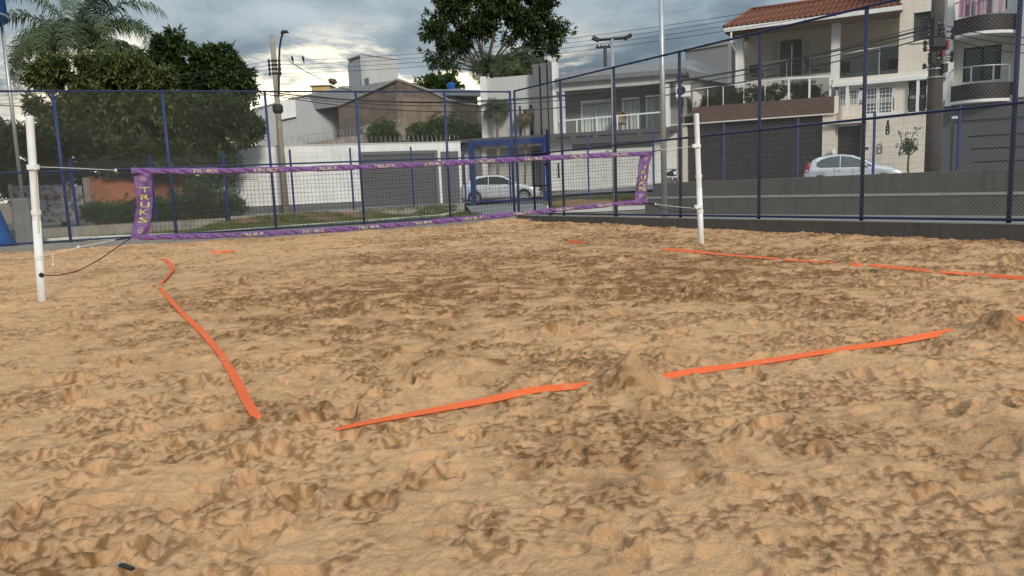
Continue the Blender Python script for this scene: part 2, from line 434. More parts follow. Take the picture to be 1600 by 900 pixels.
def sandmat():
    m = bpy.data.materials.new('sand'); m.use_nodes = True; nt = m.node_tree; N = nt.nodes; L = nt.links; b = N['Principled BSDF']
    b.inputs['Roughness'].default_value = .95; b.inputs['Specular IOR Level'].default_value = .12
    tc = N.new('ShaderNodeTexCoord'); at = N.new('ShaderNodeAttribute'); at.attribute_name = 'damp_and_shade'
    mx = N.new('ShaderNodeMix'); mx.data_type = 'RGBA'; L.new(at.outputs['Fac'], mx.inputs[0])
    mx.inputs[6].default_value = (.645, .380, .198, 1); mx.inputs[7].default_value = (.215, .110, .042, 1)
    g = N.new('ShaderNodeTexNoise'); L.new(tc.outputs['Object'], g.inputs['Vector']); g.inputs['Scale'].default_value = 160; g.inputs['Detail'].default_value = 3
    g2 = N.new('ShaderNodeTexNoise'); L.new(tc.outputs['Object'], g2.inputs['Vector']); g2.inputs['Scale'].default_value = 9; g2.inputs['Detail'].default_value = 7
    def mul(a, fac, lo, hi):
        mr = N.new('ShaderNodeMapRange'); L.new(fac, mr.inputs[0]); mr.inputs[1].default_value = .3; mr.inputs[2].default_value = .7; mr.inputs[3].default_value = lo; mr.inputs[4].default_value = hi
        cx = N.new('ShaderNodeCombineXYZ'); [L.new(mr.outputs[0], cx.inputs[i]) for i in range(3)]
        q = N.new('ShaderNodeMix'); q.data_type = 'RGBA'; q.blend_type = 'MULTIPLY'; q.inputs[0].default_value = 1; L.new(a, q.inputs[6]); L.new(cx.outputs[0], q.inputs[7]); return q.outputs[2]
    c = mul(mul(mx.outputs[2], g.outputs[0], .86, 1.1), g2.outputs[0], .9, 1.08)
    L.new(c, b.inputs['Base Color'])
    n1 = N.new('ShaderNodeTexNoise'); L.new(tc.outputs['Object'], n1.inputs['Vector']); n1.inputs['Scale'].default_value = 42; n1.inputs['Detail'].default_value = 6; n1.inputs['Roughness'].default_value = .65
    b1 = N.new('ShaderNodeBump'); b1.inputs['Strength'].default_value = .9; b1.inputs['Distance'].default_value = .026; L.new(n1.outputs[0], b1.inputs['Height'])
    b2 = N.new('ShaderNodeBump'); b2.inputs['Strength'].default_value = .35; b2.inputs['Distance'].default_value = .004; L.new(g.outputs[0], b2.inputs['Height']); L.new(b1.outputs[0], b2.inputs['Normal'])
    L.new(b2.outputs[0], b.inputs['Normal'])
    return m


def build_sand():
    nr, nc = 880, 920
    ys = np.r_[np.linspace(.65, 1.88, 30), np.geomspace(1.9, 24.3, nr - 30)]; us = np.r_[np.linspace(-1.7, -.75, 50)[:-1], np.linspace(-.75, .75, nc - 98), np.linspace(.75, 1.7, 50)[1:]]
    # fan of strips, finer where the sand is close
    Y = np.repeat(ys[:, None], nc, 1); X = us[None, :] * (Y + .5)
    V = np.stack([X, Y, sand_at(X, Y)], -1); D = sand_at(X, Y, SDAMP_SHADE)
    dr = (X - RT.A.x) * RT.n.x + (Y - RT.A.y) * RT.n.y; db = (X - BK.A.x) * BK.n.x + (Y - BK.A.y) * BK.n.y
    keep = (dr < .10) & (db < .10)
    idx = np.arange(nr * nc).reshape(nr, nc)
    q = np.stack([idx[:-1, :-1], idx[:-1, 1:], idx[1:, 1:], idx[1:, :-1]], -1)
    kq = keep[:-1, :-1] | keep[:-1, 1:] | keep[1:, 1:] | keep[1:, :-1]
    q = q[kq]
    used = np.unique(q); remap = np.full(nr * nc, -1); remap[used] = np.arange(len(used))
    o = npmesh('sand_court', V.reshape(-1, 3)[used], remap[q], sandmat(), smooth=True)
    a = o.data.attributes.new('damp_and_shade', 'FLOAT', 'POINT'); a.data.foreach_set('value', D.ravel()[used].astype(np.float32))
    tag(o, kind='structure')



# ================================================================ ground outside the sand pit
def gridmesh(name, A, B, nA, nB, dz, m, zf=None):
    """a sheet draped between two polylines of ground points"""
    A = np.array([(p[0], p[1]) for p in A], float); B = np.array([(p[0], p[1]) for p in B], float)
    def rs(Pl, n):
        d = np.r_[0, np.cumsum(np.linalg.norm(np.diff(Pl, axis=0), axis=1))]; t = np.linspace(0, d[-1], n)
        return np.stack([np.interp(t, d, Pl[:, 0]), np.interp(t, d, Pl[:, 1])], -1)
    a = rs(A, nA); b = rs(B, nA); t = np.linspace(0, 1, nB)[:, None, None]
    XY = a[None] * (1 - t) + b[None] * t
    Z = zout(XY[..., 0], XY[..., 1]) + dz if zf is None else zf(XY[..., 0], XY[..., 1], np.broadcast_to(t[..., 0], XY.shape[:2]))
    V = np.concatenate([XY, Z[..., None]], -1).reshape(-1, 3)
    idx = np.arange(nA * nB).reshape(nB, nA)
    q = np.stack([idx[:-1, :-1], idx[:-1, 1:], idx[1:, 1:], idx[1:, :-1]], -1).reshape(-1, 4)
    return tag(npmesh(name, V, q, m, smooth=True), kind='structure')


M_asph = mat('asphalt', (.065, .065, .068), .9, .2, 2, .4, 60)
M_pave = mat('pale_paving', (.50, .44, .38), .85, .12, 2, .2, 30)
M_soil = mat('reddish_soil', (.22, .115, .065), .95, .3, 3, .8, 14, col2=(.16, .13, .06), c2lo=.45, c2hi=.6)
M_dirt = mat('dry_dirt', (.20, .15, .10), .95, .25, 1.5, .5, 12)
M_path = mat('grey_paving', (.20, .20, .195), .9, .15, 2.5, .3, 30)
def ground():
    th = [math.atan2(BK.n.y, BK.n.x) + (math.atan2(RT.n.y, RT.n.x) - math.atan2(BK.n.y, BK.n.x)) * k / 6 for k in range(7)]
    pts = []
    for s in np.linspace(-60, BK.len, 60): p = BK.W(s); pts.append((p.x, p.y, BK.n.x, BK.n.y))
    for t in th[1:-1]: pts.append((CORN.x, CORN.y, math.cos(t), math.sin(t)))
    for s in np.linspace(.01, 60, 60): p = RT.W(s); pts.append((p.x, p.y, RT.n.x, RT.n.y))
    off = [.10, .8, 2, 3.5, 5, 7, 9, 11, 13, 15, 18, 22, 28, 36, 50, 80, 150, 300, 700, 1500]
    V = []
    for t in off:
        for (x, y, nx, ny) in pts:
            X, Y = x + nx * t, y + ny * t; V.append((X, Y, float(zout(X, Y)) if t < 100 else .12))
    n = len(pts); idx = np.arange(len(V)).reshape(len(off), n)
    q = np.stack([idx[:-1, :-1], idx[:-1, 1:], idx[1:, 1:], idx[1:, :-1]], -1).reshape(-1, 4)
    tag(npmesh('ground', np.array(V), q, M_dirt), kind='structure')


ground()
# perimeter fence line (outside the court) and the street beyond it
OL = Fr((-22.0, 21.91), (-1.6, 30.3))
OG = Fr((-1.6, 30.3), (1.4, 29.6))
OR_pts = [(1.4, 29.6), (3.1, 29.25), (5.48, 28.6), (7.72, 27.2), (9.86, 25.95), (11.8, 24.6), (13.7, 23.2), (17.6, 20.4), (24, 16)]
KERB = [gz(*p, .18) for p in ((-260, 398), (0, 379), (110, 372), (300, 365), (430, 355), (560, 346), (690, 336.5), (742, 323.5))]
fence_line = [OL.W(s) for s in np.linspace(-8, OL.len, 12)]
gridmesh('soil_bank', KERB, fence_line, 60, 10, 0, M_soil, lambda X, Y, t: zout(X, Y) + .015 + (.32 * sstep(t, .25, .95) + .03 * np.sin(X * 3.1) * np.sin(Y * 2.3)) * sstep(X, -10.6, -9.4))
def street():
    A = [OL.W(s, 1.2) for s in (-40, 0, OL.len)] + [OG.W(1.5, 1.4)] + [(x + .6, y + 1.2) for x, y in OR_pts[1:]]
    B = [OL.W(s, 6.9) for s in (-40, 0, OL.len)] + [OG.W(1.5, 8.2)] + [(x + 3.4, y + 6.3) for x, y in OR_pts[1:]]
    gridmesh('street', A, B, 70, 8, .02, M_asph)
    C = [OL.W(s, 9.3) for s in (-40, 0, OL.len)] + [OG.W(1.5, 11.4)] + [(x + 4.8, y + 9.2) for x, y in OR_pts[1:]]
    gridmesh('far_sidewalk', B, C, 70, 4, .14, M_path)


street()
gate_path = gridmesh('gate_path', [CORN + Vector((-.9, .2, 0)), RT.W(2.0, .12)], [OG.W(-.1, -.1), OG.W(3.1, -.1)], 6, 12, .012, M_path, lambda X, Y, t: .13 + .25 * sstep(t, .55, 1))
gridmesh('concrete_yard', [RT.W(s, .12) for s in (2.0, 4, 8, 14, 24)], [RT.W(2.0, 4.0), RT.W(4, 4.6), RT.W(8, 4.6), RT.W(14, 4.6), RT.W(24, 4.6)], 20, 6, .010, M_path)
gridmesh('pale_paving_strip', [gz(866, 333, .14), gz(940, 331, .14), gz(1012, 327, .14)], [gz(884, 329, .14), gz(950, 322, .14), gz(1012, 317, .14)], 12, 4, .03, M_pave)
gridmesh('verge_bank', [gz(862, 331, .15), gz(940, 325, .15), gz(1060, 316, .15)], [OG.W(3.0, -.05), Vector((3.1, 29.2, 0)), Vector((6.5, 28.0, 0))], 20, 8, 0, M_soil, lambda X, Y, t: .15 + .32 * sstep(t, .1, .95) + .03 * np.sin(X * 3.1))


# white painted kerb
def ribbon_box(name, pts, w, z0, z1, m, lab, cat='kerb'):
    mb = MB()
    for a, b in zip(pts[:-1], pts[1:]):
        a = Vector((a[0], a[1], 0)); b = Vector((b[0], b[1], 0)); t = (b - a).normalized(); n = Vector((-t.y, t.x, 0)) * w / 2; e = t * -.003
        mb.slab([(p.x, p.y) for p in (a - n, b - n + e, b + n + e, a + n)], z0, z1)
    return tag(mb.build(name, m), lab, cat)


M_kerbw = mat('worn_white_paint', (.68, .66, .60), .9, .1, 5, .3, 30, col2=(.34, .31, .27), c2lo=.55, c2hi=.72)
ribbon_box('painted_kerb', KERB, .16, .05, .21, M_kerbw, 'worn white painted kerb along the grass bank behind the back fence')
ribbon_box('kerb_stone', [gz(858, 331, .15), gz(853, 321, .2)], .14, .05, .32, M_kerbw, 'short white kerb stone right of the path, beside the gate post')


# grass on the verge: blades
def blades(name, centres, n_each, hgt, spread, m, seed, wid=.012):
    r = np.random.default_rng(seed); C = np.repeat(np.array(centres, float), n_each, 0); n = len(C)
    P = C + np.stack([r.normal(0, spread, n), r.normal(0, spread, n), np.zeros(n)], -1)
    a = r.uniform(0, 2 * np.pi, n); lean = r.uniform(.1, .8, n) * hgt; H = hgt * r.uniform(.5, 1.2, n)
    d = np.stack([np.cos(a), np.sin(a), np.zeros(n)], -1); s = np.stack([-np.sin(a), np.cos(a), np.zeros(n)], -1) * wid
    tip = P + d * lean[:, None] + np.stack([np.zeros(n), np.zeros(n), H], -1)
    V = np.stack([P - s, P + s, tip], 1).reshape(-1, 3)
    return npmesh(name, V, np.arange(3 * n).reshape(n, 3), m, facevals=r.random(n))


M_grass = leafmat('grass_blades', (.055, .09, .016), (.14, .17, .04), (.28, .23, .08))
def verge():
    cs = []
    r = np.random.default_rng(3)
    for k in range(7000):                                     # between low wall and kerb, and up the bank
        px = r.uniform(-60, 760); u = r.random()
        s = BK.X(px, 0, 370); p = BK.W(s, .15)
        kx = np.interp(px, [-260, 0, 110, 300, 430, 560, 690, 742], [q.x for q in KERB]); ky = np.interp(px, [-260, 0, 110, 300, 430, 560, 690, 742], [q.y for q in KERB])
        if u < .55:
            t = r.random(); q = (p.x * (1 - t) + kx * t, p.y * (1 - t) + ky * t); z = float(zout(*q))
        else:
            t = r.random() ** 1.3 * .8
            f_ = OL.W(np.clip((kx - OL.A.x) / OL.t.x, -8, OL.len)); q = (kx * (1 - t) + f_.x * t, ky * (1 - t) + f_.y * t); z = float(zout(*q)) + .015 + .32 * float(sstep(np.array(t), .25, .95)) * float(sstep(np.array(q[0]), -10.6, -9.4))
            if perl2(q[0] * 1.3, q[1] * 1.3) < -.3: continue
        cs.append((*q, z))
    for k in range(1300):
        t = r.random(); a = gz(862 + 190 * t, 330 - 14 * t, .15); u = r.random(); cs.append((a.x, a.y + u * 2.4, .15 + .3 * u))
    tag(blades('verge_grass', cs, 14, .10, .08, M_grass, 4, .010), kind='stuff')


def perl2(x, y): return math.sin(x * 1.7 + 1.3 * math.sin(y * 1.1)) * math.sin(y * 2.1 + 1.1 * math.sin(x * .9))
verge()

# ================================================================ low walls round the pit
def low_walls():
    t = fthing('low_wall', 'low grey rendered wall along the back of the sand pit, under the back fence', 'wall', BK)
    mb = MB(); mb.prism([(0, -.4), (BK.len - .003, -.4), (BK.len - .003, .245), (0, .165)], 0, .16); mb.build('wall_body', M_kerbgrey, t)
    t = fthing('low_wall', 'low dark grey wall along the right of the sand pit, under the right fence', 'wall', RT)
    mb = MB(); mb.prism([(0, -.4), (26, -.4), (26, .47), (0, .235)], 0, .16); mb.build('wall_body', M_kerbdark, t)
    mb = MB(); mb.prism([(0, .236), (26, .471), (26, .489), (0, .254)], -.004, .164); mb.build('wall_cap', M_conc, t)


low_walls()

# ================================================================ chain link fences
def chain_mesh(L, H, c=.062, r=.0012):
    """woven wire: zig-zag strands, three sided"""
    nw = int(round(L / (c / 2))); ns = int(round(H / (c / 2)))
    k = np.arange(ns + 1); i = np.arange(nw)
    x = i[:, None] * (L / nw) + ((k[None, :] + i[:, None]) % 2) * (L / nw); z = np.broadcast_to(k[None, :] * (H / ns), x.shape)
    y = ((k[None, :] + i[:, None]) % 2) * .004 - .002
    P0 = np.stack([x, np.broadcast_to(y, x.shape), z], -1)
    offs = np.array([[r * 1.2, 0, 0], [-r * .6, r, 0], [-r * .6, -r, 0]])
    V = (P0[:, :, None, :] + offs[None, None]).reshape(-1, 3)
    b = (np.arange(nw)[:, None] * (ns + 1) + np.arange(ns)[None, :])[..., None] * 3
    fs = [np.concatenate([b + j, b + (j + 1) % 3, b + 3 + (j + 1) % 3, b + 3 + j], -1).reshape(-1, 4) for j in range(3)]
    return V, np.concatenate(fs)


FH = 3.72
def fence(fr, label, xs, zb, ztop, m_post, m_rail, skip_gate=None, thick=None):
    root = fthing('chain_link_fence', label, 'fence', fr)
    V, Q = chain_mesh(2.4, FH)
    first = None
    for i, x in enumerate(xs):
        r = .036 if not thick or i not in thick else thick[i]
        mb = MB(); mb.tube([(x, .07, zb(x) - .02), (x, .07, ztop(x) + .02)], r, 10); mb.lathe([(r * .4, ztop(x) + .035), (r * 1.1, ztop(x) + .02)], 8, (x, .07, 0))
        mb.build('post', m_post, root, True)
    for a, b in zip(xs[:-1], xs[1:]):
        if skip_gate and abs(a - skip_gate) < .01: continue
        if first is None:
            first = npmesh('wire_mesh', V, Q, M_wire, root); me = first.data; o = first
        else:
            o = first.copy(); COL.objects.link(o); o.parent = root
        tilt = math.atan2(zb(b) - zb(a), b - a)
        o.location = (a, .028, zb(a) + .03); o.scale = ((b - a) / 2.4, 1, (ztop(a) - zb(a) - .03) / FH); o.rotation_euler = (0, -tilt, 0)
    x0, x1 = xs[0], xs[-1]
    for nm, f in (('top_rail', ztop), ('mid_rail', lambda x: zb(x) + 1.80), ('bottom_rail', lambda x: zb(x) + .05)):
        mb = MB(); mb.tube([(x0, .045, f(x0)), (x1, .045, f(x1))], .024, 8)
        if nm == 'top_rail':
            for x in np.arange(x0 + .3, x1, .62): mb.tube([(x - .012, .045, f(x)), (x + .012, .045, f(x))], .031, 8)
        mb.build(nm, m_rail, root)
    return root


bx_ = [post_on(BK, px, py) for px, py in ((110, 379), (276, 372), (432, 361), (570, 349), (705, 340))]
gap_ = bx_[1] - bx_[0]
bxs = [bx_[0] - 3 * gap_, bx_[0] - 2 * gap_, bx_[0] - gap_] + bx_ + [BK.len - .035]
bz = lambda x: .165 + (.245 - .165) * x / BK.len
fence(BK, 'chain link fence with blue posts behind the net, at the back of the sand court', bxs, bz, lambda x: 3.97, M_blue, M_bluedark)
rx_ = [post_on(RT, px, py) for px, py in ((878, 330), (960, 335), (1060, 340), (1182, 343), (1342, 346))]
g2 = 2.46
rxs = [.035] + rx_ + [rx_[-1] + g2, rx_[-1] + 2 * g2, rx_[-1] + 3 * g2]
rzb = lambda x: .256 + (.491 - .256) * x / 26
FENCE_R = fence(RT, 'chain link fence with navy posts down the right side of the sand court', rxs, rzb, lambda x: rzb(x) + FH, M_bluedark, M_bluedark, skip_gate=.035)


def court_gate():
    a, b = rxs[0], rxs[1]
    root = fthing('fence_gate', 'narrow black framed gate standing ajar in the right fence, next to the corner post', 'gate', RT)
    g0 = post_on(RT, 833, 330); g1 = post_on(RT, 857, 330); z = rzb(1)
    mb = MB()
    mb.box(g1 - .04, g1 + .04, .03, .11, z, z + 2.45); mb.build('gate_post', M_bluedark, root)
    mb = MB(); zt = RT.Zp(845, 240, .07); zm = RT.Zp(845, 290, .07)
    mb.box(g0 - .025, g0 + .025, .045, .095, z + .04, zt); mb.box(g0 + .025, g1 - .04, .05, .09, zt - .05, zt - .002); mb.box(g0 + .025, g1 - .04, .05, .09, z + .05, z + .09); mb.box(g0 + .025, g1 - .04, .055, .085, zm - .02, zm + .02)
    mb.build('gate_frame', M_black, root)
    V, Q = chain_mesh(g1 - g0 - .1, zt - z - .15)
    o = npmesh('gate_mesh', V, Q, M_wire, root); o.location = (g0 + .04, .07, z + .08)
    # mesh over and beside the gate belongs to the fence
    for x0, x1, z0 in ((a, g0 - .03, z + .03), (g1 + .045, b, z + .03), (g0 - .02, g1 + .03, z + 2.47)):
        V, Q = chain_mesh(x1 - x0, rzb(b) + FH - z0); o = npmesh('wire_mesh', V, Q, M_wire, FENCE_R); o.location = (x0, .028, z0)
    mb = MB(); mb.disc_y(g1 - .10, .02, .05, RT.Zp(848, 257, .07), .05, 14); mb.build('lock', M_black, root)


court_gate()

# ================================================================ net posts, net, cords
NF = Fr((NL.x, NL.y), (NR.x, NR.y))
def net_post(px_bot, px_top, H, r, side, label, rings, hooks):
    fr = NF; b = gz(*px_bot); zb = float(sand_at(b.x, b.y))
    top = atY(px_top[0], px_top[1], b.y); t = Vector((top.x - b.x, 0, top.z))
    root = thing('net_post', label, 'net post', (b.x, b.y, 0), 0, 'white net posts')
    ax = lambda z: Vector((t.x * z / t.z, 0, z))
    mb = MB(); mb.tube([ax(-.4), ax(t.z * .45)], r, 16); mb.build('lower_tube', M_pvc, root, True)
    mb = MB(); mb.tube([ax(t.z * .45), ax(t.z - .003)], r * .94, 16, False); mb.build('upper_tube', M_pvc, root, True)
    mb = MB(); mb.lathe([(r * .95, -.012), (r * .95, .0), (r * .80, .006)], 16, ax(t.z)); mb.build('end_cap', M_pvc, root)
    for z in rings:
        mb = MB(); mb.lathe([(r * 1.05, -.03), (r * 1.16, -.028), (r * 1.16, .028), (r * 1.05, .03)], 16, ax(z)); mb.build('collar', M_pvc, root)
    for z in hooks:
        p = ax(z); mb = MB(); mb.box(p.x + (-.03 if side < 0 else -.11), p.x + (.11 if side < 0 else .03), -r - .03, -r + .01, z - .03, z + .03)
        mb.box(p.x + side * -.08 - .012, p.x + side * -.08 + .012, -r - .045, -r - .028, z - .04, z + .03); mb.build('clamp', M_pvc, root)
    mb = MB(); mb.tube([ax(rings[1] - .25) + Vector((-side * r * .8, -r * .75, 0)), ax(rings[0] - .02) + Vector((-side * r * .8, -r * .75, 0))], .012, 6); mb.build('pulley_line', M_rope_w, root)
    return root, b


def zat(px, py, Y): return atY(px, py, Y).z
zl = lambda y: zat(60, y, NL.y); zr = lambda y: zat(1092, y, NR.y)
net_post((66, 474), (46, 182), 2.4, .050, -1, 'white plastic net post at the left end of the net, leaning slightly', [zl(262), zl(332), zl(402)], [zl(261)])
net_post((1096, 386), (1088, 178), 2.4, .050, 1, 'white plastic net post at the right end of the net, near the right fence', [zr(229), zr(275), zr(330)], [zr(228), zr(322)])


def poly_fn(pts, d=0.0):
    q = sorted(NF.L(*p, d) for p in pts); xs = [a for a, _ in q]; zs = [b for _, b in q]
    return lambda s: float(np.interp(s, xs, zs))


def smooth_poly(pts, n=60):
    q = sorted(NF.L(*p) for p in pts); c = np.polyfit([a for a, _ in q], [b for _, b in q], min(3, len(q) - 1))
    return lambda s: float(np.polyval(c, s))


def text_mesh(body, w, h, shear=0.0, bold=.02):
    cu = bpy.data.curves.new('lettering', 'FONT'); cu.body = body; cu.size = 1; cu.shear = shear; cu.offset = bold; cu.resolution_u = 2
    cu.align_x = 'LEFT'; o = bpy.data.objects.new('lettering', cu); COL.objects.link(o)
    dg = bpy.context.evaluated_depsgraph_get(); me = bpy.data.meshes.new_from_object(o.evaluated_get(dg))
    V = np.array([v.co[:] for v in me.vertices]); fs = [tuple(p.vertices) for p in me.polygons]
    bpy.data.objects.remove(o); bpy.data.meshes.remove(me)
    V[:, :2] -= V[:, :2].min(0); V[:, :2] /= V[:, :2].max(0)
    return np.stack([V[:, 0] * w, V[:, 1] * h], -1), fs


def build_net():
    root = fthing('net', 'purple banded net stretched between the two white posts across the court', 'net', NF)
    sL, sR = NF.L(206, 300)[0], NF.L(1017, 275)[0]
    topc = smooth_poly([(210, 267), (420, 266), (600, 259), (800, 250), (1018, 240)])
    botc = smooth_poly([(206, 372), (320, 367), (450, 363), (600, 353), (760, 340), (900, 323), (1008, 315)])
    def band(name, cz, hh, seed, logos, s0, s1):
        n = 900; k = 10; ss = np.linspace(s0, s1, n); r = np.random.default_rng(seed)
        ph = r.uniform(0, 6.28, 5)
        def front(s, q):                                       # q from -1 (bottom) to 1 (top): folds running diagonally
            f = .007 * np.sin(s * 31 + q * 2.6 + ph[0] + 1.5 * np.sin(s * 2.1 + ph[3])) + .005 * np.sin(s * 53 + q * 3.4 + ph[1]) + .004 * np.sin(s * 83 - q * 2 + ph[2])
            return -.022 - np.sqrt(np.clip(1 - q * q, 0, 1)) * .012 + f * (1 - .3 * q * q)
        def edge(s): return hh * (1 + .10 * np.sin(s * 7 + ph[3]) + .06 * np.sin(s * 17 + ph[4]))
        V = []; 
        for s in ss:
            z = cz(s); e = edge(s)
            for j in range(k):
                q = -1 + 2 * j / (k - 1); V.append((s, float(front(s, q)), z + q * e / 2))
            V.append((s, .018, z + e * .42)); V.append((s, .018, z - e * .42))
        K = k + 2; fs = []
        for i in range(n - 1):
            for j in range(K):
                q = (j + 1) % K; fs.append((i * K + j, (i + 1) * K + j, (i + 1) * K + q, i * K + q))
        bo = MB().add(V, fs).build(name, M_purple, root, True)
        for s in logos:
            T, tf = text_mesh('TRUKS', .33, hh * .62, .25, .035); W = []
            for x, z in T:
                q = (z / (hh * .62) - .5) * 1.15; W.append((s + x, float(front(s + x, q)) - .006, cz(s + x) + q * hh / 2))
            MB().add(W, tf).build('lettering', M_cream, bo)['kind'] = 'stuff'
        return bo
    lg = [NF.X(px, 0, 262) for px in (300, 395, 490, 583, 662, 742, 818, 889, 953)]
    band('top_band', topc, .080, 1, lg, sL + .02, sR)
    lg = [NF.X(px, 0, 350) for px in (372, 470, 558, 643, 722, 800, 868, 930)]
    band('bottom_band', botc, .074, 2, lg, sL + .02, sR - .08)
    # side panels
    def panel(edgeL, edgeR, seed, letters_px):
        rows, cols = 60, 16; r = np.random.default_rng(seed); ph = r.uniform(0, 6.28, 4)
        eL = [NF.L(*p) for p in edgeL]; eR = [NF.L(*p) for p in edgeR]
        tl = np.linspace(0, 1, len(eL))
        c_ = lambda e, v: (float(np.interp(v, tl, [a for a, _ in e])), float(np.interp(v, tl, [b for _, b in e])))
        def at(u, v):
            # soft edges: a cubic through the traced outline
            def ed(e):
                A = np.polyfit(tl, [a for a, _ in e], 4); B = np.polyfit(tl, [b for _, b in e], 4); return float(np.polyval(A, v)), float(np.polyval(B, v))
            a, b = ed(eL), ed(eR)
            y = -.012 + .016 * math.sin(u * 5 + v * 9 + ph[0]) + .009 * math.sin((u * 7 - v * 13) + ph[1]) + .006 * math.sin(u * 13 + v * 25 + ph[2]) + .004 * math.sin(u * 4 - v * 47 + ph[3])
            return Vector((a[0] * (1 - u) + b[0] * u, y, a[1] * (1 - u) + b[1] * u))
        V = []
        for i in range(rows):
            for j in range(cols): V.append(at(j / (cols - 1), i / (rows - 1)))
        nb = len(V); V += [p + Vector((0, .008, 0)) for p in V]
        fs = []
        for i in range(rows - 1):
            for j in range(cols - 1):
                a = i * cols + j; fs += [(a + cols, a + cols + 1, a + 1, a), (nb + a, nb + a + 1, nb + a + cols + 1, nb + a + cols)]
        for i in range(rows - 1):
            for j in (0, cols - 1):
                a = i * cols + j; fs.append((a, a + cols, nb + a + cols, nb + a))
        p = MB().add(V, fs).build('side_panel', M_purple, root, True)
        W = []; G = []
        for ch, v0, v1 in letters_px:
            T, tf = text_mesh(ch, 1, 1, 0, .0 if ch != '◆' else 0); o = len(W)
            for x, z in T:
                q = at(.27 + x * .55, v1 - (v1 - v0) * z); W.append((q.x, q.y - .006, q.z))
            G += [tuple(i + o for i in f) for f in tf]
        MB().add(W, G).build('lettering', M_lime, p)['kind'] = 'stuff'
        # pale emblem above and below the word: a ring with a bar
        for vc in (.12, .88):
            mb = MB()
            for k in range(8):
                a0, a1 = k * PI / 4, (k + .7) * PI / 4
                pts = [at(.5 + .16 * rr * math.cos(a), vc + .045 * rr * math.sin(a)) - Vector((0, .006, 0)) for rr, a in ((.7, a0), (1, a0), (1, a1), (.7, a1))]
                mb.quad(*pts)
            mb.quad(*[at(.5 + x * .06, vc + y * .010) - Vector((0, .006, 0)) for x, y in ((-1, 1), (1, 1), (1, -1), (-1, -1))])
            mb.build('emblem', M_cream, p)['kind'] = 'stuff'
    LT = [('T', .255, .335), ('R', .37, .445), ('U', .475, .56), ('K', .585, .665), ('S', .695, .775)]
    panel([(208, 268), (211, 292), (213, 318), (209, 345), (203, 373)], [(237, 270), (238, 292), (238, 318), (236, 345), (230, 373)], 3, LT)
    panel([(1001, 240), (998, 258), (995, 277), (993, 296), (991, 314)], [(1019, 238), (1015, 256), (1012, 276), (1010, 296), (1008, 314)], 4, LT)
    # twine: squares of about five centimetres
    mb = MB(); a, b = NF.X(234, 0, 320), NF.X(997, 0, 275); c = .052
    def strand(pts, r=.0021):
        mb.tube(pts, r, 3, False)
    nv = int((b - a) / c)
    for i in range(nv + 1):
        s = a + (b - a) * i / nv; z1, z0 = topc(s) - .04, botc(s) + .03; w = .006 * math.sin(i * .9)
        strand([(s + w * math.sin(t * 3.1), 0, z1 + (z0 - z1) * t) for t in (0, .35, .7, 1)])
    nh = 13
    for j in range(1, nh + 1):
        t = j / (nh + 1)
        strand([(s, .001, (topc(s) - .04) * (1 - t) + (botc(s) + .03) * t + .004 * math.sin(s * 5 + j)) for s in np.linspace(a, b, 60)])
    o = mb.build('twine_mesh', M_twine, root); o['kind'] = 'stuff'


build_net()


def cord(name, label, pts, r, m, cat='cord', knots=(), sagfn=None):
    P = [NF.W(NF.L(x, y)[0], d, NF.L(x, y)[1]) for x, y, d in pts]
    o = P[0].copy(); mb = MB(); mb.tube([p - o for p in P], r, 6)
    for k, rr in knots: mb.lathe([(rr * .3, -rr), (rr, -rr * .4), (rr, rr * .4), (rr * .3, rr)], 8, tuple(P[k] - o))
    q = mb.build(name, m, None, True); q.location = o
    return tag(q, label, cat)


cord('tie_rope', 'white cord tying the upper left corner of the net to its post', [(62, 261, -.06), (120, 263, -.03), (181, 266, 0)], .0045, M_rope_w, knots=((0, .016), (2, .02)))
cord('tie_strap', 'short black strap at the upper left corner of the net', [(182, 266, 0), (209, 268, 0)], .011, M_rope_k)
cord('tie_rope', 'white cord from the foot of the left post up to the lower left net corner', [(64, 401, -.06), (123, 386, -.03), (180, 375, 0)], .0045, M_rope_w, knots=((1, .02),))
cord('tie_strap', 'short black strap at the lower left corner of the net', [(180, 375, 0), (206, 371, 0)], .011, M_rope_k)
cord('slack_cord', 'slack black cord hanging in a curve from the net to the left post', [(66, 429, -.06), (90, 430, -.05), (120, 424, -.04), (155, 406, -.03), (182, 387, -.01), (203, 373, 0)], .007, M_rope_k, knots=((0, .03),))
cord('cord_end', 'loose white cord end dangling beside the left net post', [(83, 397, -.05), (84, 405, -.05), (84, 413, -.05)], .006, M_rope_w, knots=((2, .018),))
cord('tie_rope', 'white cord tying the upper right corner of the net to its post', [(1034, 234, 0), (1060, 231, -.03), (1088, 228, -.05)], .0045, M_rope_w, knots=((0, .015),))
cord('tie_strap', 'short black strap at the upper right corner of the net', [(1016, 238, 0), (1034, 234, 0)], .010, M_rope_k)
cord('tie_rope', 'white cord tying the lower right corner of the net to its post', [(1024, 319, 0), (1055, 323, -.03), (1090, 326, -.05)], .0045, M_rope_w, knots=((0, .02),))
cord('tie_strap', 'short black strap at the lower right corner of the net', [(1005, 316, 0), (1024, 319, 0)], .012, M_rope_k)
cord('slack_cord', 'slack black cord hanging from the net to the right post', [(1008, 317, .01), (1030, 325, 0), (1055, 331, -.03), (1092, 331, -.06)], .007, M_rope_k, knots=((3, .025),))


# ================================================================ orange court lines lying on the sand
def sand_soft(x, y, r=.22):
    return float(np.mean([sand_at(x + r * a * math.cos(b), y + r * a * math.sin(b)) for a in (0, .5, 1) for b in np.arange(0, 6.2, .8)]))


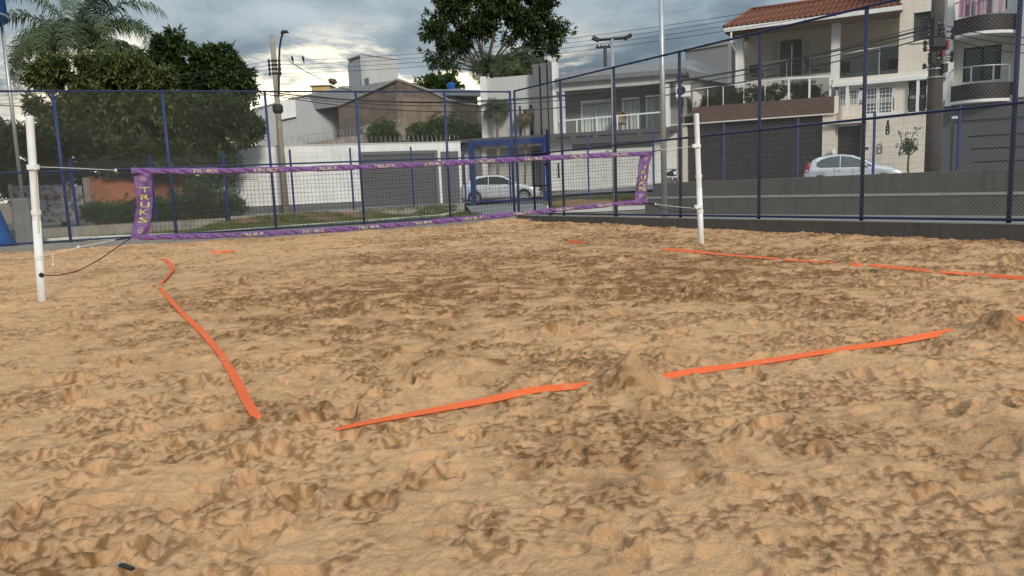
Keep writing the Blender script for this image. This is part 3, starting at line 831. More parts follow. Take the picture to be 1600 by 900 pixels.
def tape(label, pieces, w=.06):
    mb = MB(); r = random.Random(len(label))
    for pts, tilt0, tilt1 in pieces:
        Q = [gz(x, y, .0) for x, y in pts]
        for it in range(3): Q = [gz(x, y, sand_soft(q.x, q.y) + .012) for (x, y), q in zip(pts, Q)]
        X = np.array([(q.x, q.y, q.z) for q in Q]); d = np.r_[0, np.cumsum(np.linalg.norm(np.diff(X[:, :2], axis=0), axis=1))]
        n = max(8, int(d[-1] / .03)); t = np.linspace(0, d[-1], n)
        xs, ys, zs = (np.interp(t, d, X[:, k]) for k in range(3))
        for _ in range(24):
            for A in (xs, ys, zs): A[1:-1] = (A[:-2] + 2 * A[1:-1] + A[2:]) / 4
        tx = np.gradient(xs); ty = np.gradient(ys); L_ = np.hypot(tx, ty); nx, ny = -ty / L_, tx / L_
        e = np.minimum(t, d[-1] - t); zs -= .014 * np.clip(1 - e / .035, 0, 1)
        ph = r.uniform(0, 6); V = []
        for i in range(n):
            tl = tilt0 + (tilt1 - tilt0) * i / (n - 1) + .12 * math.sin(t[i] * 2.3 + ph)
            a = np.array([nx[i] * math.cos(tl), ny[i] * math.cos(tl), math.sin(tl)]) * w / 2; up = np.array([-nx[i] * math.sin(tl), -ny[i] * math.sin(tl), math.cos(tl)]) * .0016
            c = np.array([xs[i], ys[i], zs[i] + abs(math.sin(tl)) * w * .35])
            V += [c - a - up, c + a - up, c + a + up, c - a + up]
            # the sand under it: pressed flat, and heaped up where it would hang in the air
            if e[i] < .02: continue
            k = int((w / 2 + .12) / SD); ci = int((xs[i] - SX0) / SD); cj = int((ys[i] - SY0) / SD)
            if not (k < ci < SNX - k and k < cj < SNY - k): continue
            gx_ = (np.arange(ci - k, ci + k) * SD + SX0 - xs[i])[:, None]; gy_ = (np.arange(cj - k, cj + k) * SD + SY0 - ys[i])[None, :]
            D = np.abs(gx_ * nx[i] + gy_ * ny[i]); al = np.abs(-gx_ * ny[i] + gy_ * nx[i]); S_ = SH[ci - k:ci + k, cj - k:cj + k]
            lim = zs[i] - .006 + np.clip(D - w / 2 - .005, 0, 1) * .8; lo = zs[i] - .030 - np.clip(D - w / 2, 0, 1) * .7
            m_ = al < .03; S_[m_] = np.minimum(np.maximum(S_, lo), np.maximum(lim, lo))[m_]
        fs = [(0, 1, 2, 3), (4 * n - 1, 4 * n - 2, 4 * n - 3, 4 * n - 4)]
        for i in range(n - 1):
            for j in range(4): q = (j + 1) % 4; fs.append((i * 4 + j, i * 4 + q, i * 4 + 4 + q, i * 4 + 4 + j))
        mb.add(V, fs)
    o = mb.v[0]; mb.v = [(a - o[0], b - o[1], c - o[2]) for a, b, c in mb.v]
    q = mb.build('court_line_tape', M_tape); q.location = o
    return tag(q, label, 'court tape', 'orange tapes marking the court')


tape('orange tape of the left sideline, running from the net end to the near corner', [
    ([(249, 449), (280, 485), (318, 521), (345, 553), (365, 586), (378, 612), (384, 625), (392, 637), (402, 653)], 0.0, .1)], .058)
tape('curved loose length of orange tape beyond the end of the left sideline', [([(246, 404), (258, 405), (268, 416), (270, 422), (262, 434), (252, 442)], .1, .35)], .07)
tape('long orange tape of the near baseline, its middle buried under a heap of sand', [
    ([(514, 674), (560, 662), (640, 648), (720, 634), (790, 622), (822, 611), (870, 608), (940, 602)], .05, .3),
    ([(1034, 592), (1090, 581), (1160, 571), (1230, 560), (1310, 547), (1400, 536), (1450, 526), (1512, 515)], .3, .3)], .066)
tape('end of an orange tape coming out behind the sand heap at the right edge', [([(1576, 503), (1600, 499), (1660, 488)], .3, .3)], .07)
tape('orange tape of the right sideline running past the right net post towards the right fence', [
    ([(1035, 390), (1085, 394), (1140, 399), (1215, 405)], .5, .3), ([(1224, 406), (1270, 409), (1300, 411)], .3, .3), ([(1326, 413), (1345, 415)], .4, .4), ([(1356, 415), (1410, 420), (1450, 424)], .3, .3), ([(1462, 425), (1510, 429), (1560, 433), (1640, 440)], .4, .5)], .065)
tape('short orange bit of tape showing through the sand beyond the left sideline', [([(331, 395), (350, 394), (367, 392)], .7, .3)], .08)
tape('short dark red bit of tape in the sand in front of the right fence corner', [([(888, 379), (900, 379), (914, 381)], .9, .5)], .07)


def heaps():
    # heaps of sand on the tapes
    for (px, py, rr, hh) in ((990, 606, .175, .16), (1562, 527, .19, .21), (66, 474, .22, .035), (1096, 386, .25, .04), (432, 692, .20, .07), (735, 585, .22, .075), (690, 575, .2, .045), (925, 634, .14, .03)):
        q = gz(px, py); i0 = max(int((q.x - SX0 - rr * 3) / SD), 0); i1 = min(int((q.x - SX0 + rr * 3) / SD), SNX); j0 = max(int((q.y - SY0 - rr * 3) / SD), 0); j1 = min(int((q.y - SY0 + rr * 3) / SD), SNY)
        D = np.sqrt((np.arange(i0, i1) * SD + SX0 - q.x)[:, None] ** 2 + (np.arange(j0, j1) * SD + SY0 - q.y)[None, :] ** 2) * (1 + .28 * SN9[i0:i1, j0:j1])
        SH[i0:i1, j0:j1] += hh * 1.25 * np.exp(-(D / (rr * .95)) ** 1.35) * (1 + .5 * SN9[i0:i1, j0:j1])
        if hh > .1: SDAMP_SHADE[i0:i1, j0:j1] = np.clip(SDAMP_SHADE[i0:i1, j0:j1] + (.55 if px > 1500 else .18) * np.exp(-(D / (rr * 1.1)) ** 3), 0, 1)   # freshly dug, still moist


heaps()
build_sand()


def strap_bit():
    p = gz(193, 904, 0); z = float(sand_at(p.x, p.y))
    t = thing('strap_end', 'black strap end with a grey buckle tip at the bottom edge, left of centre', 'strap', (p.x, p.y, z + .008), -.45); t.scale = (.65,) * 3
    MB().slab([(-.01, -.012), (.10, -.02), (.10, .004), (-.01, .012)], -.004, .008).build('strap', M_black, t)
    MB().slab([(-.035, -.010), (-.012, -.013), (-.012, .012), (-.03, .010)], -.002, .010).build('buckle_tip', M_steel, t)


strap_bit()

# ================================================================ perimeter fence of welded wire
M_weld = mat('coated_weld_wire', (.10, .11, .13), .6, .1, 20)
def weld_panel(L, H):
    mb = MB()
    for x in np.arange(.03, L, .05): mb.tube([(x, 0, 0), (x, 0, H)], .0026, 3, False)
    for z in np.arange(.02, H + .01, .2): mb.tube([(0, .006, z), (L, .006, z)], .003, 3, False)
    return mb


def perimeter(label, pts, zb, zt):
    root = thing('welded_mesh_fence', label, 'fence', (pts[0][0], pts[0][1], 0))
    first = None
    for i, (x, y) in enumerate(pts):
        dx, dy = x - pts[0][0], y - pts[0][1]
        mb = MB(); mb.box(dx - .032, dx + .032, dy - .03, dy + .03, zb[i] - .3, zt[i]); mb.build('post', M_blue, root)
        if i + 1 < len(pts):
            x1, y1 = pts[i + 1]; L = math.hypot(x1 - x, y1 - y); a = math.atan2(y1 - y, x1 - x)
            if first is None: first = o = weld_panel(2.5, 2.0).build('wire_panel', M_weld, root)
            else: o = first.copy(); COL.objects.link(o); o.parent = root
            o.location = (dx, dy, zb[i] + .05); o.rotation_euler = (0, -math.atan2(zb[i + 1] - zb[i], L), a); o.scale = (L / 2.5, 1, (zt[i] - zb[i] - .15) / 2.0)


def perim():
    xs = [OL.X(px, 0, 340) for px in (120, 244, 357, 461, 554, 648)]; g = xs[1] - xs[0]
    xs = [xs[0] - 3 * g, xs[0] - 2 * g, xs[0] - g] + xs + [OL.len - .1]
    pts = [OL.W(x) for x in xs]; zs = [.30, .30, .30, .32, .36, .42, .45, .46, .46, .46]
    perimeter('blue post welded mesh fence on the bank before the white wall and trees', [(p.x, p.y) for p in pts], zs, [z + 2.28 for z in zs])
    pts = OR_pts[0:]
    perimeter('blue post welded mesh fence above the grey concrete steps, in front of the houses', pts, [.46, .55, .72, 1.02, 1.06, 1.10, 1.15, 1.2, 1.3], [2.85, 2.88, 2.98, 3.0, 3.02, 3.03, 3.05, 3.1, 3.2])
    # the gate in it
    root = fthing('entrance_gate', 'blue framed double entrance gate in front of the parked grey car', 'gate', OG)
    x0, x1, x2 = OG.X(738, 0, 280), OG.X(799, 0, 280), OG.X(856, 0, 280); zt = OG.Zp(738, 222); zb = .44
    for x, z in ((x0, zt + .06), (x2, zt + .12)):
        MB().box(x - .07, x + .07, -.07, .07, .2, z).build('gate_post', M_blue, root)
    MB().box(x0 + .072, x2 - .072, -.055, .07, zt - .10, zt + .04).build('lintel', M_blue, root)
    for k, (a, b) in enumerate(((x0 + .10, x1 - .02), (x1 + .02, x2 - .10))):
        mb = MB(); w = .04
        mb.box(a, a + w, -.03, .03, zb + .06, zt - .12); mb.box(b - w * 1.6, b, -.03, .03, zb + .06, zt - .12); mb.box(a + w, b - w * 1.6, -.028, .028, zb + .062, zb + .12); mb.box(a + w, b - w * 1.6, -.028, .028, zt - .18, zt - .122)
        leaf = mb.build('gate_leaf', M_blue, root)
        if k: continue
        V, Q = chain_mesh(b - a - .1, zt - zb - .3, .065, .0013); o = npmesh('wire_mesh', V, Q, M_wire, leaf); o.location = (a + .04, 0, zb + .12)


perim()

# ================================================================ concrete steps (bleacher) on the right
BL0 = gz(1008, 336, .12); BL1 = gz(1600, 340, .12)
BL = Fr((BL0.x, BL0.y), (BL0.x + (BL1.x - BL0.x), BL1.y))
def bleacher():
    root = fthing('concrete_steps', 'long dark grey painted concrete steps behind the right fence', 'steps', BL)
    L = BL.len + 6; z1 = BL.Zp(1010, 308, .02); zt = BL.Zp(1010, 287, .55)
    MB().box(0, L, 0, .52, -.1, z1).build('lower_step', M_bleach, root)
    mb = MB(); mb.prism([(.0, z1 - .3), (L, z1 - .3), (L, zt + .16), (0, zt)], .523, 1.3); mb.build('upper_step', M_bleach, root)
    MB().box(-.004, L, -.018, .03, z1 - .05, z1 + .004).build('nosing', M_conc, root)
    MB().box(-.002, L, -.16, -.002, 0, .155).build('drain_kerb', M_conc, root)


bleacher()

# ================================================================ the white boundary wall across the street, left
WA = atY(358, 335, 36.0); WB = atY(722, 318, 40.0)
WF = Fr((WA.x, WA.y), (WB.x, WB.y))
M_gate = mat('grey_gate_paint', (.115, .118, .122), .55, .1, 2, streak=.15)
M_plinth = mat('grey_plinth', (.13, .13, .132), .85, .15, 3, streak=.3)
def razor(mb, pts, r=.19, turns=5.0, wire=.008, seed=1):
    q = random.Random(seed)
    P = [Vector(p) for p in pts]
    for a, b in zip(P[:-1], P[1:]):
        L = (b - a).length; n = int(L * turns * 9); t = (b - a).normalized(); s = t.cross(Vector((0, 0, 1))).normalized(); u = s.cross(t)
        ph = q.random() * 6; c = [a + t * (L * i / n) + s * (r * math.cos(2 * PI * i / 9 + ph)) + u * (r * math.sin(2 * PI * i / 9 + ph)) + Vector((q.uniform(-.015, .015),) * 3) for i in range(n + 1)]
        mb.tube(c, wire, 3, False)


def white_wall():
    root = fthing('boundary_wall', 'long white boundary wall with a grey garage gate, behind the concrete lamp post', 'wall', WF)
    x0, x1 = 0, WF.X(722, 0, 280); zt0, zt1 = WF.Zp(358, 232), WF.Zp(720, 222); zb = .05
    ga, gb = WF.X(567, 0, 280), WF.X(684, 0, 280); da, db = WF.X(690, 0, 280), WF.X(718, 0, 280); gt = WF.Zp(630, 239); dt = WF.Zp(704, 236.5)
    zt = (zt0 + zt1) / 2 + .02
    mb = MB(); mb.wall(x0, x1, zb, zt, 0, .2, [(ga, gb, 0, gt), (da, db, 0, dt)]); mb.build('wall_body', M_white, root)
    MB().box(x0 - .02, x1 + .02, -.03, .23, zt + .003, zt + .06).build('coping', M_offwhite, root)
    for a, b in ((x0 - .01, ga - .16), ): MB().box(a, b, -.03, -.002, zb, .14 + .42).build('plinth', M_plinth, root)
    g = MB().wall(ga - .15, gb + .05, .10, gt + .1, -.04, .1, [(ga + .05, gb - .14, 0, gt - .06)]).build('gate_frame', M_gate, root)
    mb = MB(); n = 34; h = (gt - .06 - .15) / n
    mb.box(ga + .05, gb - .14, .08, .1, .15, gt - .06)
    for k in range(n): mb.add([(x, y, .15 + h * (k + dz)) for x in (ga + .052, gb - .142) for y, dz in ((.06, .03), (.03, .3), (.06, .92))], [(0, 1, 4, 3), (1, 2, 5, 4)])
    mb.build('garage_gate', M_gate, root)
    d = MB().box(da + .005, db - .005, .04, .09, .12, dt - .005).build('door', M_gate, root)
    mb = MB()
    for k in range(30):
        z = .2 + (dt - .3) * k / 30; mb.box(da + .08, db - .08, .025, .042, z, z + .045)
    mb.build('door_slats', M_gate, d)['kind'] = 'stuff'
    rz = MB(); razor(rz, [(x0 + .3, .1, zt + .22), (ga, .1, zt + .21), (x1 - .1, .1, zt + .22)], .2, 4.2)
    o = rz.build('razor_wire', M_steel, root); o['kind'] = 'stuff'
    return zt


WZT = white_wall()

# rough concrete wall stubs behind it, also topped by razor wire
M_rough = mat('rough_masonry', (.30, .255, .21), .95, .3, 3, .8, 14, streak=.5)
def stub(label, A, B, Y0, Y1, hpx, seed):
    a = atY(A[0], A[1], Y0); b = atY(B[0], B[1], Y1); fr = Fr((a.x, a.y), (b.x, b.y))
    root = fthing('rough_wall', label, 'wall', fr); z0, z1 = a.z, b.z
    mb = MB(); mb.prism([(0, .1), (fr.len, .1), (fr.len, z1), (0, z0)], 0, .25); mb.build('wall_body', M_rough, root)
    mb = MB(); razor(mb, [(.1, .1, z0 + .2), (fr.len - .1, .1, z1 + .2)], .26, 4, .012, seed); mb.build('razor_wire', M_steel, root)['kind'] = 'stuff'


stub('rough concrete wall with razor wire rising behind the white wall, below the grey gabled building', (470, 226), (556, 212), 41, 44, 0, 2)
stub('short rough wall with razor wire between bushes, below the block gable', (562, 214), (588, 205), 42, 44, 0, 3)
stub('highest rough wall stub with razor wire, behind the bushes in front of the block gable', (612, 201), (640, 196), 44, 45, 0, 4)

# ================================================================ far buildings behind the wall
M_cladg = mat('pale_grey_cladding', (.40, .41, .42), .6, .08, 1, streak=.28)
M_roofw = mat('white_metal_roof', (.62, .64, .66), .45, .06, 1)
M_block = blockmat('grey_brown_blocks', (.22, .165, .13), (.17, .13, .105), (.16, .13, .11), .40)
M_block2 = blockmat('tan_blocks', (.30, .225, .165), (.25, .19, .14), (.24, .19, .15), .40)
M_yel = mat('ochre_render', (.50, .36, .15), .85, .12, 2, streak=.2)
M_clay = mat('clay_tile', (.215, .080, .045), .8, .25, 4, .3, 20)
def facade(A, B): return Fr((A.x, A.y), (B.x, B.y))
def gpoint(px, Y): p = atY(px, 290, Y); return Vector((p.x, p.y, 0))


def warehouse():
    fr = Fr(gpoint(396, 50), gpoint(538, 52)); root = fthing('warehouse', 'pale grey gabled warehouse with a white metal roof, behind the lamp post', 'building', fr)
    L = lambda x, y, d=0: fr.L(x, y, d)
    pts = [L(396, 200), L(538, 200), L(538, 136), L(469, 152), L(396, 171)]; pts[0] = (pts[0][0], 0); pts[1] = (pts[1][0], 0)
    MB().prism(pts, 0, .3).build('gable_wall', M_cladg, root)
    z = pts[2][1]; x = pts[2][0]; xe = fr.X(610, 6, 140)
    mb = MB(); mb.add([(x - .002, .302, 0), (x - .002, 9, 0), (x - .002, 9, z - .05), (x - .002, .302, z - .05)], [(0, 1, 2, 3)]); mb.box(x - .3, x - .004, .302, 9, 0, z - .06); mb.build('side_wall', M_cladg, root)
    # roof falling away to the right
    mb = MB(); n = 24; ze = fr.Zp(612, 150, 4)
    for k in range(n):
        y0 = .1 + k * .42; mb.add([(x - .15, y0, z + .10), (x - .15, y0 + .36, z + .10), (xe + 1.5, y0 + .36, ze), (xe + 1.5, y0, ze), (x - .15, y0 + .42, z + .14), (xe + 1.5, y0 + .42, ze + .04)], [(0, 1, 2, 3), (1, 4, 5, 2)])
    mb.build('roof', M_roofw, root)
    MB().box(x + .05, fr.X(650, 3, 150), 3, 8, 0, fr.Zp(590, 152, 3)).build('rear_wall', M_white, root)
    mb = MB(); a, b = fr.X(441, -.2), fr.X(470, -.2); mb.prism([(a, fr.Zp(441, 188, -.2)), (b, fr.Zp(470, 182, -.2)), (b, fr.Zp(470, 156, -.2)), (a, fr.Zp(441, 158, -.2))], -.25, -.003); mb.build('sign_board', M_white, root)
    # flashing along the slope
    mb = MB(); mb.tube([(pts[4][0], -.03, pts[4][1] + .02), (pts[3][0], -.03, pts[3][1] + .02), (pts[2][0], -.03, pts[2][1] + .02)], .06, 6); mb.build('flashing', M_conc, root)


def block_gable():
    c = gpoint(632, 46); l = gpoint(537, 50); r_ = gpoint(756, 54)
    fl = Fr(l, c); fr = Fr(c, r_)
    root = fthing('block_building', 'unplastered concrete block building with a pointed gable, behind the bushes', 'building', fr)
    R_ = lambda x, y: fr.L(x, y)
    p = [R_(632, 210), R_(756, 210), R_(756, 168), R_(700, 158), R_(672, 144), R_(632, 124)]; p[0] = (0, 0); p[1] = (p[1][0], 0)
    MB().prism([(0, 0), (p[1][0], 0), (p[1][0], p[2][1]), (p[3][0], p[3][1]), (0, fr.Zp(632, 152))], 0, .25).build('side_wall', M_block2, root)
    MB().prism([(0, fr.Zp(632, 152)), (p[3][0], p[3][1]), (p[4][0], p[4][1]), (0, p[5][1])], .003, .25).build('gable', M_block, root)
    # front wall, in its own direction
    q = [fl.L(537, 210), fl.L(632, 210), fl.L(632, 124), fl.L(537, 166)]
    mb = MB(); mb.prism([(0, 0), (fl.len, 0), (fl.len, q[2][1]), (0, q[3][1])], 0, .25)
    inv = Matrix.Translation(fr.A) @ Matrix.Rotation(fr.ang, 4, 'Z'); W = Matrix.Translation(fl.A) @ Matrix.Rotation(fl.ang, 4, 'Z'); T = inv.inverted() @ W
    mb.v = [tuple(T @ Vector(v)) for v in mb.v]; mb.build('front_wall', M_block, root)
    mb = MB()
    a = T @ Vector((0, -.05, q[3][1] + .05)); b = T @ Vector((fl.len, -.05, q[2][1] + .05))
    mb.tube([a, b], .09, 6); mb.tube([b, (p[4][0], -.05, p[4][1] + .05), (p[3][0], -.05, p[3][1] + .05), (p[2][0], -.05, p[2][1] + .04)], .09, 6)
    mb.build('roof_edge', M_conc, root)
    mb = MB(); k = Vector((1.5, 9, 0)); a2 = Vector(a) ; b2 = Vector(b); c2 = Vector((p[4][0], 0, p[4][1] + .06)); d2 = Vector((p[2][0], 0, p[2][1] + .03))
    mb.quad(a2, b2, b2 + k, a2 + k); mb.quad(b2, c2, c2 + k, b2 + k); mb.quad(c2, d2, d2 + k, c2 + k); mb.build('roof', M_cladg, root)


def white_tower():
    c = gpoint(579, 75); l = gpoint(556, 78); r_ = gpoint(632, 79); fr = Fr(c, r_)
    root = fthing('white_tower', 'plain white box tower rising behind the grey warehouse, with one small window', 'building', fr)
    z = fr.Zp(579, 87); z2 = fr.Zp(632, 90.5); MB().prism([(0, 3), (fr.len, 3), (fr.len, z2), (0, z)], 0, .3).build('front_wall', M_offwhite, root)
    fl = Fr(l, c); T = (Matrix.Translation(fr.A) @ Matrix.Rotation(fr.ang, 4, 'Z')).inverted() @ Matrix.Translation(fl.A) @ Matrix.Rotation(fl.ang, 4, 'Z')
    w = (fl.X(564, 0, 128), fl.X(574, 0, 128), fl.Zp(569, 134), fl.Zp(569, 123.5))
    mb = MB(); mb.wall(0, fl.len, 3, z - .3, 0, .3, [w]); mb.v = [tuple(T @ Vector(v)) for v in mb.v]; mb.build('side_wall', M_cladg, root)
    mb = MB(); mb.box(w[0], w[1], .12, .16, w[2], w[3]); mb.v = [tuple(T @ Vector(v)) for v in mb.v]; wi = mb.build('window', M_glass, root)
    mb = MB(); h = (w[3] - w[2]) / 4
    for k in range(5): mb.box(w[0], w[1], .08, .11, w[2] + h * k - .05, w[2] + h * k + .05)
    mb.v = [tuple(T @ Vector(v)) for v in mb.v]; mb.build('window_bars', M_conc, wi)
    a = T @ Vector((0, 0, 0)); MB().slab([(a.x, a.y), (0, -.08), (fr.len + .1, -.08), (fr.len, 6)], z + .0, z + .12).build('roof', M_offwhite, root)
    MB().box(fr.len - .3, fr.len - .01, .303, 6, 3, z2 - .02).build('rear_wall', M_offwhite, root)


def far_bits():
    fr = Fr(gpoint(498, 62), gpoint(526, 62)); root = fthing('ochre_building', 'small ochre block of a building peeping over the grey roof', 'building', fr)
    MB().box(0, fr.len, 0, 3, 2, fr.Zp(510, 134)).build('wall', M_yel, root); MB().box(-.15, fr.len + .15, -.15, 3.1, fr.Zp(510, 134) + .003, fr.Zp(510, 132.5)).build('roof', M_conc, root)
    fr = Fr(gpoint(448, 58), gpoint(470, 58)); root = fthing('tiled_roof_house', 'sliver of a red tiled roof just right of the lamp post', 'house', fr)
    a, b = fr.L(446, 158), fr.L(469, 157); c_, d_ = fr.L(452, 153, 2), fr.L(469, 150, 2)
    MB().add([(a[0], 0, a[1]), (b[0], 0, b[1]), (d_[0], 2, d_[1]), (c_[0], 2, c_[1]), (a[0], 0, 0), (b[0], 0, 0)], [(0, 1, 2, 3), (4, 5, 1, 0)]).build('roof', M_clay, root)
    fr = Fr(gpoint(672, 58), gpoint(752, 60)); root = fthing('long_shed', 'long low shed with a white metal roof edge, below the blue water tank', 'building', fr)
    MB().box(0, fr.len, 0, 4, 0, fr.Zp(700, 152)).build('wall', M_rough, root); MB().box(-.3, fr.len + .3, -.5, 4.3, fr.Zp(700, 150), fr.Zp(700, 141)).build('roof', M_roofw, root)
    MB().box(fr.X(722, -.55), fr.len, -.02, -.003, fr.Zp(740, 168), fr.Zp(740, 152)).build('dark_opening', M_black, root)
    p = atY(705, 138, 66); root = thing('water_tank', 'small round blue water tank on a roof, right of the far green tree', 'water tank', (p.x, p.y, p.z))
    r = 6.5 * 66 / F; h = 10 * 66 / F
    MB().lathe([(r * .8, -.2), (r, h * .55), (r, h * .6)], 14).build('tank_body', M_tank, root, True); MB().lathe([(r * 1.06, h * .61), (r * .95, h * .72), (r * .4, h * .85)], 14).build('lid', M_tank, root, True)
    MB().box(-1.2, 1.2, -1.2, 1.2, -3.5, -.21).build('tank_base', M_offwhite, root)


warehouse(); block_gable(); white_tower(); far_bits()

# ================================================================ the grey modern house
M_greywall = mat('mid_grey_render', (.21, .205, .20), .85, .08, 1.5, .1, 40, streak=.2)
M_darkslab = mat('dark_grey_slab', (.085, .085, .088), .7, .1, 2, streak=.15)
M_roofgrey = mat('grey_metal_roof', (.17, .17, .175), .5, .08, 1.5)
M_fin = mat('fin_grey', (.15, .15, .148), .8, .08, 1.5, streak=.2)
M_lampface = mat('lamp_housing', (.8, .8, .78), .5, .03)
M_wicker = mat('wicker', (.30, .22, .15), .8, .2, 20)


def pane(mb, x0, x1, z0, z1, y, t=.012): return mb.box(x0, x1, y, y + t, z0, z1)


def rail_glass(root, name, x0, x1, y, zt0, zt1, zb0, zb1, posts, mrail, mglass, r=.03):
    """a balustrade: handrail with posts and glass between; the parts are children of root"""
    f = lambda x, a, b: a + (b - a) * (x - x0) / (x1 - x0)
    MB().add([(x, yy, f(x, zt0, zt1) + dz) for x in (x0, x1) for yy in (y - r, y + r) for dz in (-r, r)], [(0, 1, 3, 2), (4, 6, 7, 5), (0, 4, 5, 1), (2, 3, 7, 6), (0, 2, 6, 4), (1, 5, 7, 3)]).build(name + '_rail', mrail, root)
    for x in posts: MB().box(x - r * .9, x + r * .9, y - r * .8, y + r * .8, f(x, zb0, zb1), f(x, zt0, zt1) - r - .002).build(name + '_post', mrail, root)
    if mglass:
        P = sorted([x0] + list(posts) + [x1])
        for a, b in zip(P[:-1], P[1:]):
            if b - a > .15: MB().box(a + r + .01, b - r - .01, y - .006, y + .006, min(f(a, zb0, zb1), f(b, zb0, zb1)) + .06, max(f(a, zt0, zt1), f(b, zt0, zt1)) - .10).build(name + '_glass', mglass, root)


def thin_glass():
    m = bpy.data.materials.new('clear_glass'); m.use_nodes = True; nt = m.node_tree; N = nt.nodes; L = nt.links
    tr = N.new('ShaderNodeBsdfTransparent'); tr.inputs[0].default_value = (.93, .95, .945, 1); gl = N.new('ShaderNodeBsdfGlossy'); gl.inputs['Roughness'].default_value = .03
    fr = N.new('ShaderNodeFresnel'); fr.inputs[0].default_value = 1.18; mx = N.new('ShaderNodeMixShader')
    L.new(fr.outputs[0], mx.inputs[0]); L.new(tr.outputs[0], mx.inputs[1]); L.new(gl.outputs[0], mx.inputs[2]); L.new(mx.outputs[0], N['Material Output'].inputs[0]); return m


M_clear = thin_glass()
H2 = Fr(gpoint(727, 44), gpoint(1053, 40.1))
def curtain(root, x0, x1, z0, z1, y, nfold, label=None):
    """a glazed opening with a pleated pale curtain hanging behind the pane"""
    w = MB().box(x0 - .05, x0, y - .03, y + .05, z0, z1).box(x1, x1 + .05, y - .03, y + .05, z0, z1).box(x0, x1, y - .03, y + .05, z1 - .05, z1).box((x0 + x1) / 2 - .03, (x0 + x1) / 2 + .03, y - .02, y + .04, z0, z1 - .052).build('window', M_whitemetal, root)
    n = nfold * 6; V = []; 
    for i in range(n + 1):
        x = x0 + (x1 - x0) * i / n; yy = y + .14 + .045 * math.sin(i * 2 * PI / 6) + .02 * math.sin(i * .7)
        V += [(x, yy, z0 + .03), (x, yy, z1 - .06)]
    MB().add(V, [(2 * i, 2 * i + 2, 2 * i + 3, 2 * i + 1) for i in range(n)]).build('curtain', M_curtain, w, True)
    pane(MB(), x0 + .003, x1 - .003, z0, z1 - .055, y + .01).build('pane', M_clear, w)


